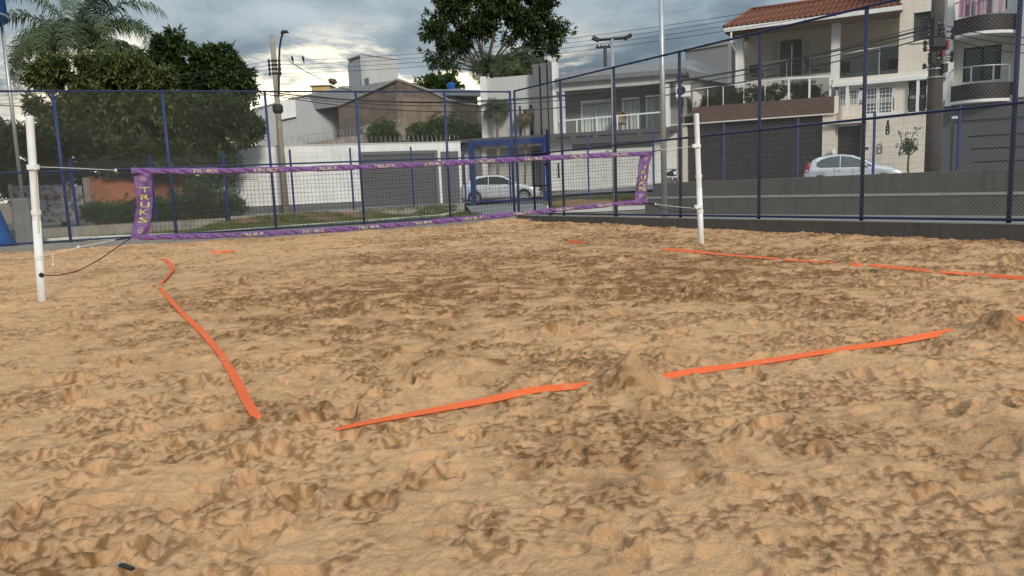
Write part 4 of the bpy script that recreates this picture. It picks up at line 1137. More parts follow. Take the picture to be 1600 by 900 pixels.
def house2():
    fr = H2; root = fthing('grey_house', 'grey and white house with a balcony above a white garage, behind the grey car', 'house', fr)
    X = lambda x, d=0, y=200: fr.X(x, d, y); Z = lambda x, y, d=0: fr.Zp(x, y, d)
    xl, xr = X(722), X(1056); zs = Z(900, 213, -1.0); zb = -.3
    # ground floor
    ga, gb, gtop = X(889), X(1020), Z(955, 236); va, vb, vt, vb0 = X(893), X(1021), Z(955, 222), Z(955, 233)
    ia, ib = X(757), X(846)
    mb = MB(); mb.wall(xl, xr, zb, zs - .02, 0, .25, [(ga, gb, zb, gtop), (va, vb, vb0, vt), (ia, ib, zb, zs - .35)]); mb.build('ground_floor_wall', M_white, root)
    MB().box(ia - 1.2, ib + .4, .9, 1.0, zb, zs - .03).build('recessed_wall', M_offwhite, root)
    d = MB().box(X(829, .85), X(843, .85), .84, .895, .3, Z(836, 236, .85)).build('entrance_door', M_greywall, root)
    g = MB().box(ga + .02, gb - .02, .08, .16, .5, gtop - .03).build('garage_door', M_white, root)
    mb = MB()
    for k in range(1, 22): z = .5 + (gtop - .5) * k / 22; mb.box(ga + .06, gb - .06, .062, .079, z, z + .06)
    mb.build('door_ribs', M_white, g)['kind'] = 'stuff'
    mb = MB(); h = (vt - vb0) / 7; mb.box(va, vb, .18, .2, vb0, vt)
    for k in range(7): mb.add([(x, y, vb0 + h * (k + q)) for x in (va, vb) for y, q in ((.03, .1), (.16, .8))], [(0, 2, 3, 1)])
    w = mb.build('vent_slats', M_offwhite, root); w['kind'] = 'stuff'
    MB().wall(va - .1, vb + .1, vb0 - .1, vt + .08, -.03, .02, [(va, vb, vb0, vt)]).build('vent_frame', M_white, root)
    MB().box(X(871) - .05, X(871) + .05, -.03, -.002, Z(871, 278), Z(871, 255)).build('letter_slot', M_black, root)
    MB().box(xl, xr, -.03, -.003, zb, .62).build('plinth', M_plinth, root)
    MB().box(X(737), X(751), -.35, -.03, zb, zs - .01).build('gate_pier', M_fin, root)
    # canopy slab
    mb = MB(); mb.box(xl, xr + .1, -1.0, -.003, zs, zs + .2); mb.box(xl + .002, xr + .098, -.001, 1.5, zs + .002, zs + .198); mb.build('canopy', M_darkslab, root)
    for px in (764, 829, 865, 896, 931, 1000, 1041):
        x = X(px, -.8, 215); MB().box(x - .13, x + .13, -.86, -.66, zs - .07, zs - .003).build('spot_light', M_lampface, root)
    # upper left wall with slit windows
    zt = Z(800, 118); z0 = zs + .2
    s1 = (X(808), X(812.5), Z(810, 212), Z(810, 165)); s2 = (X(825.5), X(830.5), Z(828, 212), Z(828, 163))
    MB().wall(X(752), X(868) - .22, z0, zt, .3, .55, [s1, s2]).build('upper_wall', M_offwhite, root)
    for s in (s1, s2): w = MB().box(s[0], s[1], .44, .47, s[2], s[3]).build('slit_window', M_glass, root)
    MB().box(X(752), X(760), .1, .297, z0, zt + .1).build('edge_pier', M_white, root)
    for a, b, ty in ((837.5, 846, 101), (849.5, 858, 99.5), (860.5, 867, 98)):
        MB().box(X(a), X(b), -.25, .28, z0, Z(a, ty)).build('fin', M_fin, root)
    MB().box(X(867.3), X(873), -.30, .3, z0, Z(870, 97.5)).build('white_pier', M_white, root)
    # balcony room
    bx0, bx1 = X(873.2), X(1040); zc = Z(950, 138); db = 1.5
    wins = [(X(908, db), X(955, db), z0, Z(930, 156, db)), (X(972, db), X(1000, db), z0, Z(986, 152, db)), (X(1009, db), X(1033, db), z0, Z(1020, 148, db))]
    MB().wall(bx0, bx1, z0, zc + .3, db, db + .2, wins).build('balcony_wall', M_greywall, root)
    for a, b, c, d_ in wins: curtain(root, a + .05, b - .05, c, d_, db + .06, int((b - a) * 5))
    MB().box(bx0, bx1, .0, db + .2, zc + .30, zc + .35).build('balcony_ceiling', M_offwhite, root)
    MB().box(bx0, bx1 + .6, -.35, -.002, zc, Z(950, 124)).build('beam', M_offwhite, root)
    MB().box(X(1040), X(1047), -.3, .25, z0, zc - .003).build('pillar', M_white, root)
    MB().box(X(1047) + .003, X(1056) + .1, .3, 1.4, z0, zc + .3).build('side_recess', M_greywall, root)
    zr0, zr1 = Z(876, 189.5), Z(1040, 175)
    rail_glass(root, 'balcony', X(875), X(1039), -.2, zr0, zr1, z0, z0, [X(p) for p in (903, 935, 966, 998)], M_whitemetal, M_clear, .035)
    # roof
    e0, e1, r0, r1 = Z(868, 124.5, -.5), Z(1056, 112, -.5), Z(868, 115, 2.5), Z(1056, 93, 2.5); ex0, ex1 = X(870, -.6), X(1072, -.6)
    mb = MB(); n = 40; za, zb2 = max(e0, e1), Z(960, 103.5, 3.0)
    for k in range(n):
        xa = ex0 + (ex1 - ex0) * k / n; xb = ex0 + (ex1 - ex0) * (k + 1) / n
        mb.add([(xa, -.6, za), (xb - .06, -.6, za), (xb - .06, 3.2, zb2), (xa, 3.2, zb2), (xb - .03, -.6, za + .05), (xb - .03, 3.2, zb2 + .05), (xb, -.6, za), (xb, 3.2, zb2)], [(0, 1, 2, 3), (1, 4, 5, 2), (4, 6, 7, 5)])
    xe = ex1 + 3.6
    mb.add([(ex1, -.6, za), (xe, 6, za - .5), (ex1, 3.2, zb2), (ex1 - 3, 3.2, zb2), (xe, 9, za - .6)], [(0, 1, 2), (1, 4, 2)])
    mb.build('roof', M_roofgrey, root)
    MB().box(ex0, ex1, -.70, -.602, za - .22, za + .02).build('gutter', M_roofgrey, root)
    MB().box(ex0 + .05, ex1 - .05, -.6, db, za - .20, za - .03).build('soffit', M_offwhite, root)
    # right side wall, going back
    xs = xr + .12; mb = MB(); mb.prism([(xs, z0), (xs + .2, z0), (xs + .2, za - .25), (xs, za - .25)], 1.45, 12); mb.box(xs - .02, xs + .22, 0, 12, zb, z0 - .002); mb.build('side_wall', M_greywall, root)
    MB().add([(xs + .2, 0, zb), (xs + 3.4, 6, zb), (xs + 3.4, 6, za - .5), (xs + .2, .4, za - .25)], [(0, 1, 2, 3)]).build('flank_wall', M_greywall, root)
    # chair
    c = fthing('round_chair', 'round backed wicker chair on the grey balcony, in front of the curtains', 'chair', fr); p = fr.W(X(970, .6), .6, z0); c.location = p
    mb = MB(); V = []
    for i in range(9):
        for j in range(9):
            a = -1.1 + 2.2 * i / 8; t = j / 8; rr = .36 * math.sin(.35 + 2.45 * t); V.append((rr * math.sin(a), .30 * math.cos(a) * math.sin(.35 + 2.45 * t), .42 + t * .65))
    mb.add(V, [(i * 9 + j, i * 9 + 9 + j, i * 9 + 10 + j, i * 9 + j + 1) for i in range(8) for j in range(8)]); mb.build('backrest', M_wicker, c, True)
    MB().lathe([(.30, .38), (.33, .42), (.30, .46)], 14).build('seat', M_wicker, c)
    for sx in (-.22, .22):
        for sy in (-.2, .2): MB().tube([(sx, sy, 0), (sx * .9, sy * .9, .38)], .018, 6).build('leg', M_black, c)
    a = fthing('air_conditioner', 'white air conditioner box on the side wall of the grey house', 'air conditioner', fr); p = fr.W(X(1070, .5, 142), -.4, Z(1070, 152, .0)); a.location = p
    MB().box(-.36, .36, 0, .34, 0, .62).build('casing', M_whitemetal, a)
    mb = MB(); mb.disc_y(-.08, -.02, -.002, .31, .22, 16); mb.build('fan_grille', M_black, a)
    mb = MB(); [mb.box(x - .02, x + .02, .0, .45, -.12, -.003) for x in (-.3, .3)]; mb.build('bracket', M_conc, a)


house2()


def grey_block():
    fr = Fr(gpoint(1072, 52), gpoint(1165, 49)); root = fthing('grey_annex', 'plain grey block of a building between the grey house and the cream house', 'building', fr)
    z0, z1 = fr.Zp(1073, 79), fr.Zp(1160, 67)
    MB().prism([(0, 0), (fr.len + 2, 0), (fr.len + 2, (z0 + z1) / 2), (0, (z0 + z1) / 2)], 0, 6).build('wall', mat('annex_grey', (.27, .265, .27), .7, .06, 1, streak=.15), root)
    MB().box(-.1, fr.len + 2.1, -.1, 6.1, (z0 + z1) / 2 + .002, (z0 + z1) / 2 + .14).build('flashing', M_conc, root)


grey_block()

# ================================================================ the cream house
M_cream_w = mat('cream_render', (.72, .64, .54), .85, .09, 1.2, .08, 40, streak=.30)
M_cream_l = mat('pale_cream_render', (.76, .70, .61), .85, .06, 1.2, streak=.18)
M_brown = mat('brown_stone_cladding', (.115, .070, .055), .75, .2, 2.5, .2, 20)
M_door = mat('dark_brown_metal', (.030, .025, .026), .6, .15, 2)
M_shutter = mat('white_shutter', (.62, .61, .58), .6, .05)
H3 = Fr(gpoint(1083, 39.7), gpoint(1304, 36.4))
def grid_window(root, x0, x1, z0, z1, y, nx, nz, mfr, bar=.022, name='window'):
    w = MB().wall(x0, x1, z0, z1, y - .04, y + .03, [(x0 + .06, x1 - .06, z0 + .06, z1 - .06)]).build(name, mfr, root)
    MB().box(x0 + .055, x1 - .055, y + .04, y + .055, z0 + .055, z1 - .055).build('pane', mat('hazy_glass', (.16, .165, .16), .15, .1, 1, spec=.6), w)
    mb = MB()
    for i in range(1, nx): x = x0 + (x1 - x0) * i / nx; mb.box(x - bar / 2, x + bar / 2, y - .035, y - .012, z0 + .06, z1 - .06)
    for j in range(1, nz): z = z0 + (z1 - z0) * j / nz; mb.box(x0 + .06, x1 - .06, y - .0405, y - .0145, z - bar / 2, z + bar / 2)
    mb.build('window_bars', mfr, w); return w


def tile_roof(root, fr, ex0, ex1, ey, ez, rx0, rx1, ry, rz, px=.24, ny=13):
    """barrel tiles: rows of half round ridges with a step at every course; hip at the left end"""
    mb = MB(); n = int((ex1 - ex0) / px)
    for k in range(n):
        xa = ex0 + (ex1 - ex0) * k / n; w = (ex1 - ex0) / n
        # on the hip the row starts where the hip line is
        tmax = 1.0 if xa >= rx0 else (xa - ex0 + .12) / (rx0 - ex0)
        m_ = max(1, int(ny * tmax)); prev = None
        for j in range(m_):
            t0, t1 = j / ny, (j + 1.12) / ny
            V = []
            for t, dz in ((t0, .045), (t1, .0)):
                for u, h in ((0, 0), (.18, .055), (.42, .085), (.66, .055), (.84, .0), (1, -.012)):
                    V.append((xa + w * u, ey + (ry - ey) * t, ez + (rz - ez) * t + h + dz))
            o = len(mb.v); mb.add(V, [(i, i + 1, i + 7, i + 6) for i in range(5)])
            mb.add([V[i] for i in range(5)] + [(V[i][0], V[i][1], V[i][2] - .03) for i in range(5)], [(i + 5, i + 6, i + 1, i) for i in range(4)])
    r = mb.build('roof', M_clay, root, True)
    mb = MB(); mb.tube([(ex0, ey, ez + .08), (rx0, ry, rz + .08)], .10, 8); mb.tube([(rx0, ry, rz + .08), (rx1, ry, rz + .08)], .11, 8); mb.build('ridge_tiles', M_clay, root, True)
    # hip end face and the far slope
    MB().add([(ex0, ey, ez), (rx0, ry, rz), (ex0 + .1, 2 * ry - ey, ez), (ex1, 2 * ry - ey, ez), (rx1, ry, rz)], [(0, 1, 2), (1, 4, 3, 2)]).build('rear_roof', M_clay, root)
    return r


def chair(label, p, rz, m, first=[None]):
    if first[0] is None:
        c = thing('balcony_chair', label, 'chair', p, rz, 'dark chairs on the balcony'); first[0] = c
        MB().box(-.27, .27, -.27, .27, .40, .45).build('seat', m, c)
        mb = MB(); mb.add([(-.27, .24, .5), (.27, .24, .5), (.25, .36, 1.02), (-.25, .36, 1.02), (-.27, .28, .5), (.27, .28, .5), (.25, .40, 1.02), (-.25, .40, 1.02)], [(0, 1, 2, 3), (5, 4, 7, 6), (3, 2, 6, 7), (0, 4, 5, 1), (0, 3, 7, 4), (1, 5, 6, 2)]); mb.build('backrest', m, c)
        for sx in (-.25, .25):
            MB().tube([(sx, -.25, 0), (sx, -.25, .64), (sx, .27, .66)], .016, 6).build('arm', M_steel, c); MB().tube([(sx, .25, 0), (sx, .27, .8)], .016, 6).build('leg', M_steel, c)
        return c
    c = copy_tree(first[0]); c.location = p; c.rotation_euler = (0, 0, rz); c['label'] = label; return c


def house3():
    fr = H3; root = fthing('cream_house', 'cream house with a red tiled roof and a brown planter band above its garage', 'house', fr)
    X = lambda x, d=0, y=200: fr.X(x, d, y); Z = lambda x, y, d=0: fr.Zp(x, y, d); zb = -.3
    xl, xm, xr = X(1047), X(1305), X(1482)
    zg = Z(1180, 186.5); zband = (Z(1083, 193) + Z(1305, 176)) / 2; ztopp = (Z(1083, 168) + Z(1304, 150.5)) / 2
    g0, g1 = X(1073), X(1285)
    MB().wall(xl, xm, zb, zband - .06, 0, .3, [(g0, g1, zb, zg)]).build('ground_floor_wall', M_cream_w, root)
    g = MB().box(g0 + .002, g1 - .002, .18, .25, zb, zg - .002).build('garage_door', M_door, root)
    mb = MB()
    for k in range(1, 34): x = g0 + (g1 - g0) * k / 34; mb.box(x - .03, x + .03, .155, .179, zb, zg - .1)
    mb.build('door_ribs', M_door, g)['kind'] = 'stuff'
    MB().box(xl - .3, xm + .05, -.14, .35, zband - .058, zband - .003).build('cornice', M_cream_l, root)
    MB().box(X(1084), X(1303), -.12, .10, zband, ztopp).build('planter_band', M_brown, root)
    MB().box(X(1084), X(1303), .103, 1.1, zband + .002, ztopp - .12).build('planter_soil', M_soil, root)
    MB().box(X(1303) + .003, X(1309), -.1, .3, zband, ztopp - .003).build('planter_end', M_cream_l, root)
    # entrance and right wing of the ground floor
    d0, d1, dt = X(1308), X(1345), Z(1326, 195)
    zw = (Z(1352, 182.5) + Z(1450, 176.5)) / 2
    MB().wall(xm + .003, X(1351), zb, zw + .6, .25, .5, [(d0, d1, zb, dt)]).build('entrance_wall', M_cream_w, root)
    MB().box(d0, d1, .42, .47, zb, dt - .002).build('entrance_door', M_door, root)
    MB().box(X(1296), X(1356), -.35, .248, Z(1326, 193), Z(1326, 189)).build('door_canopy', M_cream_l, root)
    grooves = [Z(1400, y) for y in (206, 225, 244, 262)]; lv = [zb] + sorted(grooves) + [zw]
    for a, b in zip(lv[:-1], lv[1:]): MB().box(X(1351) + .002, xr, -.05, .25, a + .018, b - .018).build('wall_course', M_cream_w, root)
    MB().box(X(1351), xr - .003, -.042, .249, zb, zw + .02).build('wall_core', M_white, root)
    MB().box(X(1348.5), X(1351) - .002, -.06, .2, zb, zw).build('downpipe', mat('red_brown_pipe', (.16, .05, .035), .7), root)
    # number on the wall
    mb = MB(); x0 = X(1383.5, -.06)
    for k, ch in enumerate('180'):
        T, tf = text_mesh(ch, .19 if ch != '1' else .09, .25, 0, .03); zc = Z(1385, 192.5 + k * 7.2, -.06)
        mb.add([(x0 + x + (.05 if ch == '1' else 0), -.062, zc - .12 + z) for x, z in T], tf)
    mb.build('house_number', M_black, root)
    mb = MB(); ax0, ax1, az0, az1 = X(1372, -.1), X(1379, -.1), Z(1375, 239, -.1), Z(1375, 224, -.1)
    mb.tube([(ax0, -.09, az0), (ax0, -.09, az1 - .1), ((ax0 + ax1) / 2, -.09, az1), (ax1, -.09, az1 - .1), (ax1, -.09, az0), (ax0, -.09, az0)], .018, 6); mb.tube([(ax0, -.09, az0 + .22), (ax1, -.09, az0 + .22)], .014, 6); mb.build('letter_box_frame', M_black, root)
    MB().box(X(1353.5), X(1358), -.09, -.051, Z(1356, 233.5), Z(1356, 230)).build('intercom', M_black, root)
    p = fr.W(X(1302, -.2, 235), -.2, Z(1302, 240, -.2)); c = thing('wall_lamp', 'small white lantern on the cream pier beside the dark entrance door', 'lamp', p, fr.ang)
    MB().box(-.05, .05, .1, .2, -.12, .0).build('bracket', M_black, c); MB().lathe([(.05, -.18), (.10, .0), (.12, .12), (.05, .2)], 10).build('lamp_shade', M_lampface, c, True)
    # terrace behind the planter, middle storey
    d2 = 2.2; zt = ztopp - .10; zfl = (Z(1160, 118.5, d2) + Z(1300, 101, d2)) / 2 + .0
    zlow = Z(1230, 128, d2); zslab0 = Z(1350, 131.5, 0); zslab1 = Z(1350, 119, 0)
    MB().box(xl, xr, .302, d2 + 5, zt - .3, zt - .13).build('terrace_floor', M_conc, root)
    c0, c1 = X(1150, d2), X(1302, d2)
    zpar = Z(1230, 119.5, d2)
    MB().box(c0, X(1304, d2), d2, d2 + .2, zt - .12, zpar).build('parapet', M_cream_l, root)
    # left low garden wall
    mb = MB(); a, b = X(1083, .4), X(1108, 2.0); MB().prism([(a, zt - .1), (b, zt - .1), (b, Z(1108, 150, 1)), (a, Z(1083, 140, .5))], .35, .55).build('garden_wall', M_cream_l, root)
    # middle storey right: window rows
    wy = .45; zwt = zslab0 - .02
    w1 = (X(1309, wy), X(1396, wy), Z(1352, 182, wy) - .05, Z(1352, 137, wy)); w2 = (X(1417, wy), X(1446, wy), Z(1431, 178, wy), Z(1431, 127, wy))
    MB().wall(xm + .05, xr, zw + .603, zslab0 - .003, .25, .5, [(w1[0], w1[1], zw, w1[3]), (w2[0], w2[1], zw, w2[3])]).build('middle_wall', M_cream_w, root)
    for a, b in ((w1[1], w2[0]), (w2[1], xr - .002)): MB().box(a, b, .252, .498, zw + .022, zw + .60).build('middle_sill_wall', M_cream_w, root)
    xs_ = [w1[0] + (w1[1] - w1[0]) * t for t in (0, .36, .40, .98)]
    zw0 = zw + .10
    for k, (a, b) in enumerate(((0, .18), (.19, .38), (.46, .71), (.72, .98))): grid_window(root, w1[0] + (w1[1] - w1[0]) * a, w1[0] + (w1[1] - w1[0]) * b, zw0 - (.45 if k < 2 else .0), w1[3] - .02, .33, 4, 7, M_whitemetal)
    grid_window(root, w2[0] + .02, w2[0] + (w2[1] - w2[0]) * .52, zw0, w2[3] - .02, .33, 3, 7, M_door); grid_window(root, w2[0] + (w2[1] - w2[0]) * .62, w2[1] - .02, zw0, w2[3] - .02, .33, 3, 7, M_door)
    for px, y0, y1 in ((1323, 182, 131), (1432, 176, 122)): MB().box(X(px) - .06, X(px) + .06, -.12, .0, Z(px, y0), zslab0).build('white_post', M_whitemetal, root)
    # balcony slab of the upper storey
    MB().box(X(1300), xr, -.02, 3.2, zslab0, zslab1).build('balcony_slab', M_cream_l, root)
    MB().box(X(1299), xr, -.16, -.023, zslab0 - .02, zslab0 + .13).build('slab_gutter', M_whitemetal, root)
    # upper storey: recessed loggia
    zt3 = Z(1300, 34, d2 - 1.2) ; dw = 4.4
    zcol = (Z(1155, 55, .9) + Z(1303, 38, .9)) / 2
    for px, w in ((1155.5, .19), (1303.5, .19)): MB().box(X(px, .9) - w, X(px, .9) + w, .7, 1.1, (zpar - .5 if px < 1200 else zslab1 + .002), zcol).build('column', M_white, root)
    b0, b1 = X(1160, dw), X(1400, dw)
    dr = (X(1218, dw), X(1251, dw), zpar, Z(1234, 62, dw))
    MB().wall(X(1150, dw), b1, zpar - .1, zcol + .358, dw, dw + .2, [(dr[0], dr[1], dr[2], dr[3])]).build('loggia_wall', mat('loggia_beige', (.72, .61, .48), .85, .06, 1), root)
    MB().box(X(1150, .9), X(1400, dw), d2 + .2, dw - .002, zpar - .3, zpar - .12).build('loggia_floor', M_conc, root)
    mid = dr[0] + (dr[1] - dr[0]) * .52
    grid_window(root, dr[0] + .02, mid, dr[2] + .02, dr[3] - .02, dw + .05, 3, 8, M_door, .035, 'grille_door')
    MB().box(mid + .02, dr[1], dw + .14, dw + .18, dr[2], dr[3]).build('open_doorway', M_black, root)
    def louvre(a, b, z0, z1, y):
        w = MB().wall(a, b, z0, z1, y - .05, y, [(a + .07, b - .07, z0 + .07, z1 - .07)]).build('shutter', M_shutter, root); mb = MB(); n = max(8, int((z1 - z0) / .085)); h = (z1 - z0 - .14) / n
        for k in range(n): mb.add([(x, yy, z0 + .07 + h * (k + q)) for x in (a + .07, b - .07) for yy, q in ((y - .045, .1), (y - .008, .95))], [(0, 2, 3, 1)])
        mb.build('louvres', M_shutter, w)['kind'] = 'stuff'
    louvre(X(1204, dw), X(1217, dw), zpar, Z(1210, 64, dw), dw - .003); louvre(X(1252, dw), X(1264, dw), zpar, Z(1258, 62, dw), dw - .003)
    for a, b in ((1322, 1336), (1337, 1350), (1353, 1369)): louvre(X(a, dw), X(b, dw), zslab1, Z(a, 76, dw) - .3, dw - .003)
    MB().box(X(1371, dw), b1 - .02, dw - .04, dw - .003, zslab1, Z(1380, 74, dw)).build('dark_window', M_glass, root)
    zrl = Z(1350, 80, .1)
    rail_glass(root, 'balcony', X(1308, .8), X(1399, .8), .8, Z(1308, 85.5, .8), Z(1399, 69, .8), zslab1, zslab1, [X(1371, .8)], M_whitemetal, M_clear, .022)
    rail_glass(root, 'loggia', X(1160, d2 + .1), X(1302, d2 + .1), d2 + .1, Z(1160, 102, d2 + .1), Z(1302, 86, d2 + .1), zpar, zpar, [X(p, d2 + .1) for p in (1195, 1228, 1264)], M_whitemetal, M_clear, .022)
    # terrace balustrade over the planter
    rail_glass(root, 'terrace', X(1086, .3), X(1232, .3), .3, Z(1086, 139, .3), Z(1232, 122.5, .3), zt, zt, [X(p, .3) for p in (1106, 1130, 1162, 1195)], M_whitemetal, None, .022)
    rail_glass(root, 'terrace', X(1231, -.0), X(1297, -.0), -.02, Z(1231, 123, 0), Z(1297, 119, 0), zt, zt, [X(p) for p in (1232, 1264, 1296)], M_whitemetal, M_clear, .05)
    # ceiling, beam, roof
    MB().box(X(1150, .9), b1, .72, dw + .2, zcol + .36, zcol + .42).build('loggia_ceiling', M_cream_l, root)
    MB().box(X(1150, .9), X(1400), .62, .98, zcol + .003, zcol + .358).build('beam', M_cream_l, root)
    ez = (Z(1133, 45, -.35) + Z(1399, 9.5, -.35)) / 2; ex0, ex1 = X(1132, -.35), X(1404, -.35); ry = 3.6
    rx0 = X(1173, ry, 18); rz = Z(1173, 18, ry)
    tile_roof(root, fr, ex0, ex1, -.35, ez, rx0, X(1404, ry), ry, rz)
    MB().box(ex0, ex1, -.48, -.352, ez - .19, ez + .0).build('gutter', M_white, root)
    mb = MB(); mb.box(ex0, ex1, -.35, 1.4, ez - .22, ez - .04); mb.build('eaves', mat('brown_eaves', (.20, .12, .08), .8, .15, 4), root)
    mb = MB(); mb.tube([(X(1147, .3), -.40, ez - .2), (X(1147, .3), -.40, ez - .7), (X(1151, .8), .66, ez - 1.1), (X(1151, .8), .66, zpar + .1)], .05, 8); mb.build('downpipe', M_white, root)
    # right bay
    wb = (X(1422), X(1448.5), Z(1435, 63.5), Z(1435, 19.5)); zbt = ez + 2.6
    br = [zslab1 + .003] + [Z(1430, y) for y in (109, 94, 78, 42, 24, 6)] + [zbt]
    MB().wall(X(1400.5), xr, br[0], zbt, .008, .4, [wb]).build('bay_core', M_white, root)
    for a, b in zip(br[:-1], br[1:]):
        if a + .02 >= wb[2] - .05 and b - .02 <= wb[3] + .05:
            MB().box(X(1400.5) + .002, wb[0], .0, .3, a + .02, b - .02).build('wall_course', M_cream_w, root); MB().box(wb[1], xr - .003, .0, .3, a + .02, b - .02).build('wall_course', M_cream_w, root); continue
        MB().wall(X(1400.5) + .002, xr - .003, a + .02, b - .02, .0, .3, [wb]).build('wall_course', M_cream_w, root)
    w = MB().box(wb[0] + .01, wb[1] - .01, .22, .26, wb[2] + .01, wb[3] - .01).build('bay_window', mat('grey_blind', (.055, .062, .068), .5, .1, 2), root)
    mb = MB(); mb.box((wb[0] + wb[1]) / 2 - .03, (wb[0] + wb[1]) / 2 + .03, .17, .219, wb[2] + .01, wb[3] - .01); mb.box(wb[0] + .02, wb[1] - .02, .18, .2185, (wb[2] + wb[3]) / 2 - .03, (wb[2] + wb[3]) / 2 + .03); mb.build('window_bars', M_door, w)
    MB().box(wb[0] - .08, wb[1] + .08, -.08, .04, wb[2] - .1, wb[2] - .003).build('window_sill', M_cream_l, root)
    # end walls so the house stays closed from the side
    MB().box(X(1150, dw), X(1150, dw) + .2, d2 + .202, dw - .01, zpar, zcol).build('loggia_end', M_cream_l, root)
    MB().box(xr - .25, xr - .01, .51, 9, zb, zbt - .02).build('right_side_wall', M_cream_w, root)
    MB().box(xl, xl + .25, .303, 9, zb, zt - .31).build('left_side_wall', M_cream_w, root)
    # chairs and table on the loggia
    zf = zpar - .12; zf2 = zslab1
    for px, d, rz, lab in ((1183, 3.2, 2.9, 'dark chair alone at the left end of the upper balcony of the cream house'), (1272, 3.3, 2.3, 'dark chair left of the small round table on the upper balcony'), (1316, 2.6, 3.6, 'dark chair just right of the white balcony column'), (1388, 3.4, 3.9, 'dark chair at the far right end of the upper balcony, below the dark window')):
        z = zf if px < 1300 else zf2; p = fr.W(X(px, d, 100), d, z); chair(lab, p, fr.ang + rz, M_door)
    p = fr.W(X(1291, 3.2, 110), 3.2, zf); t = thing('side_table', 'small round table on the upper balcony between the dark chairs', 'table', p)
    MB().lathe([(.36, .68), (.36, .72)], 16).build('table_top', M_steel, t); mb = MB()
    for k in range(3): a = k * 2.1; mb2 = MB(); mb2.tube([(.28 * math.cos(a), .28 * math.sin(a), 0), (.1 * math.cos(a), .1 * math.sin(a), .35), (.25 * math.cos(a), .25 * math.sin(a), .68)], .016, 6); mb2.build('leg', M_steel, t)
    return dict(zt=zt, zpar=zpar)


H3I = house3()

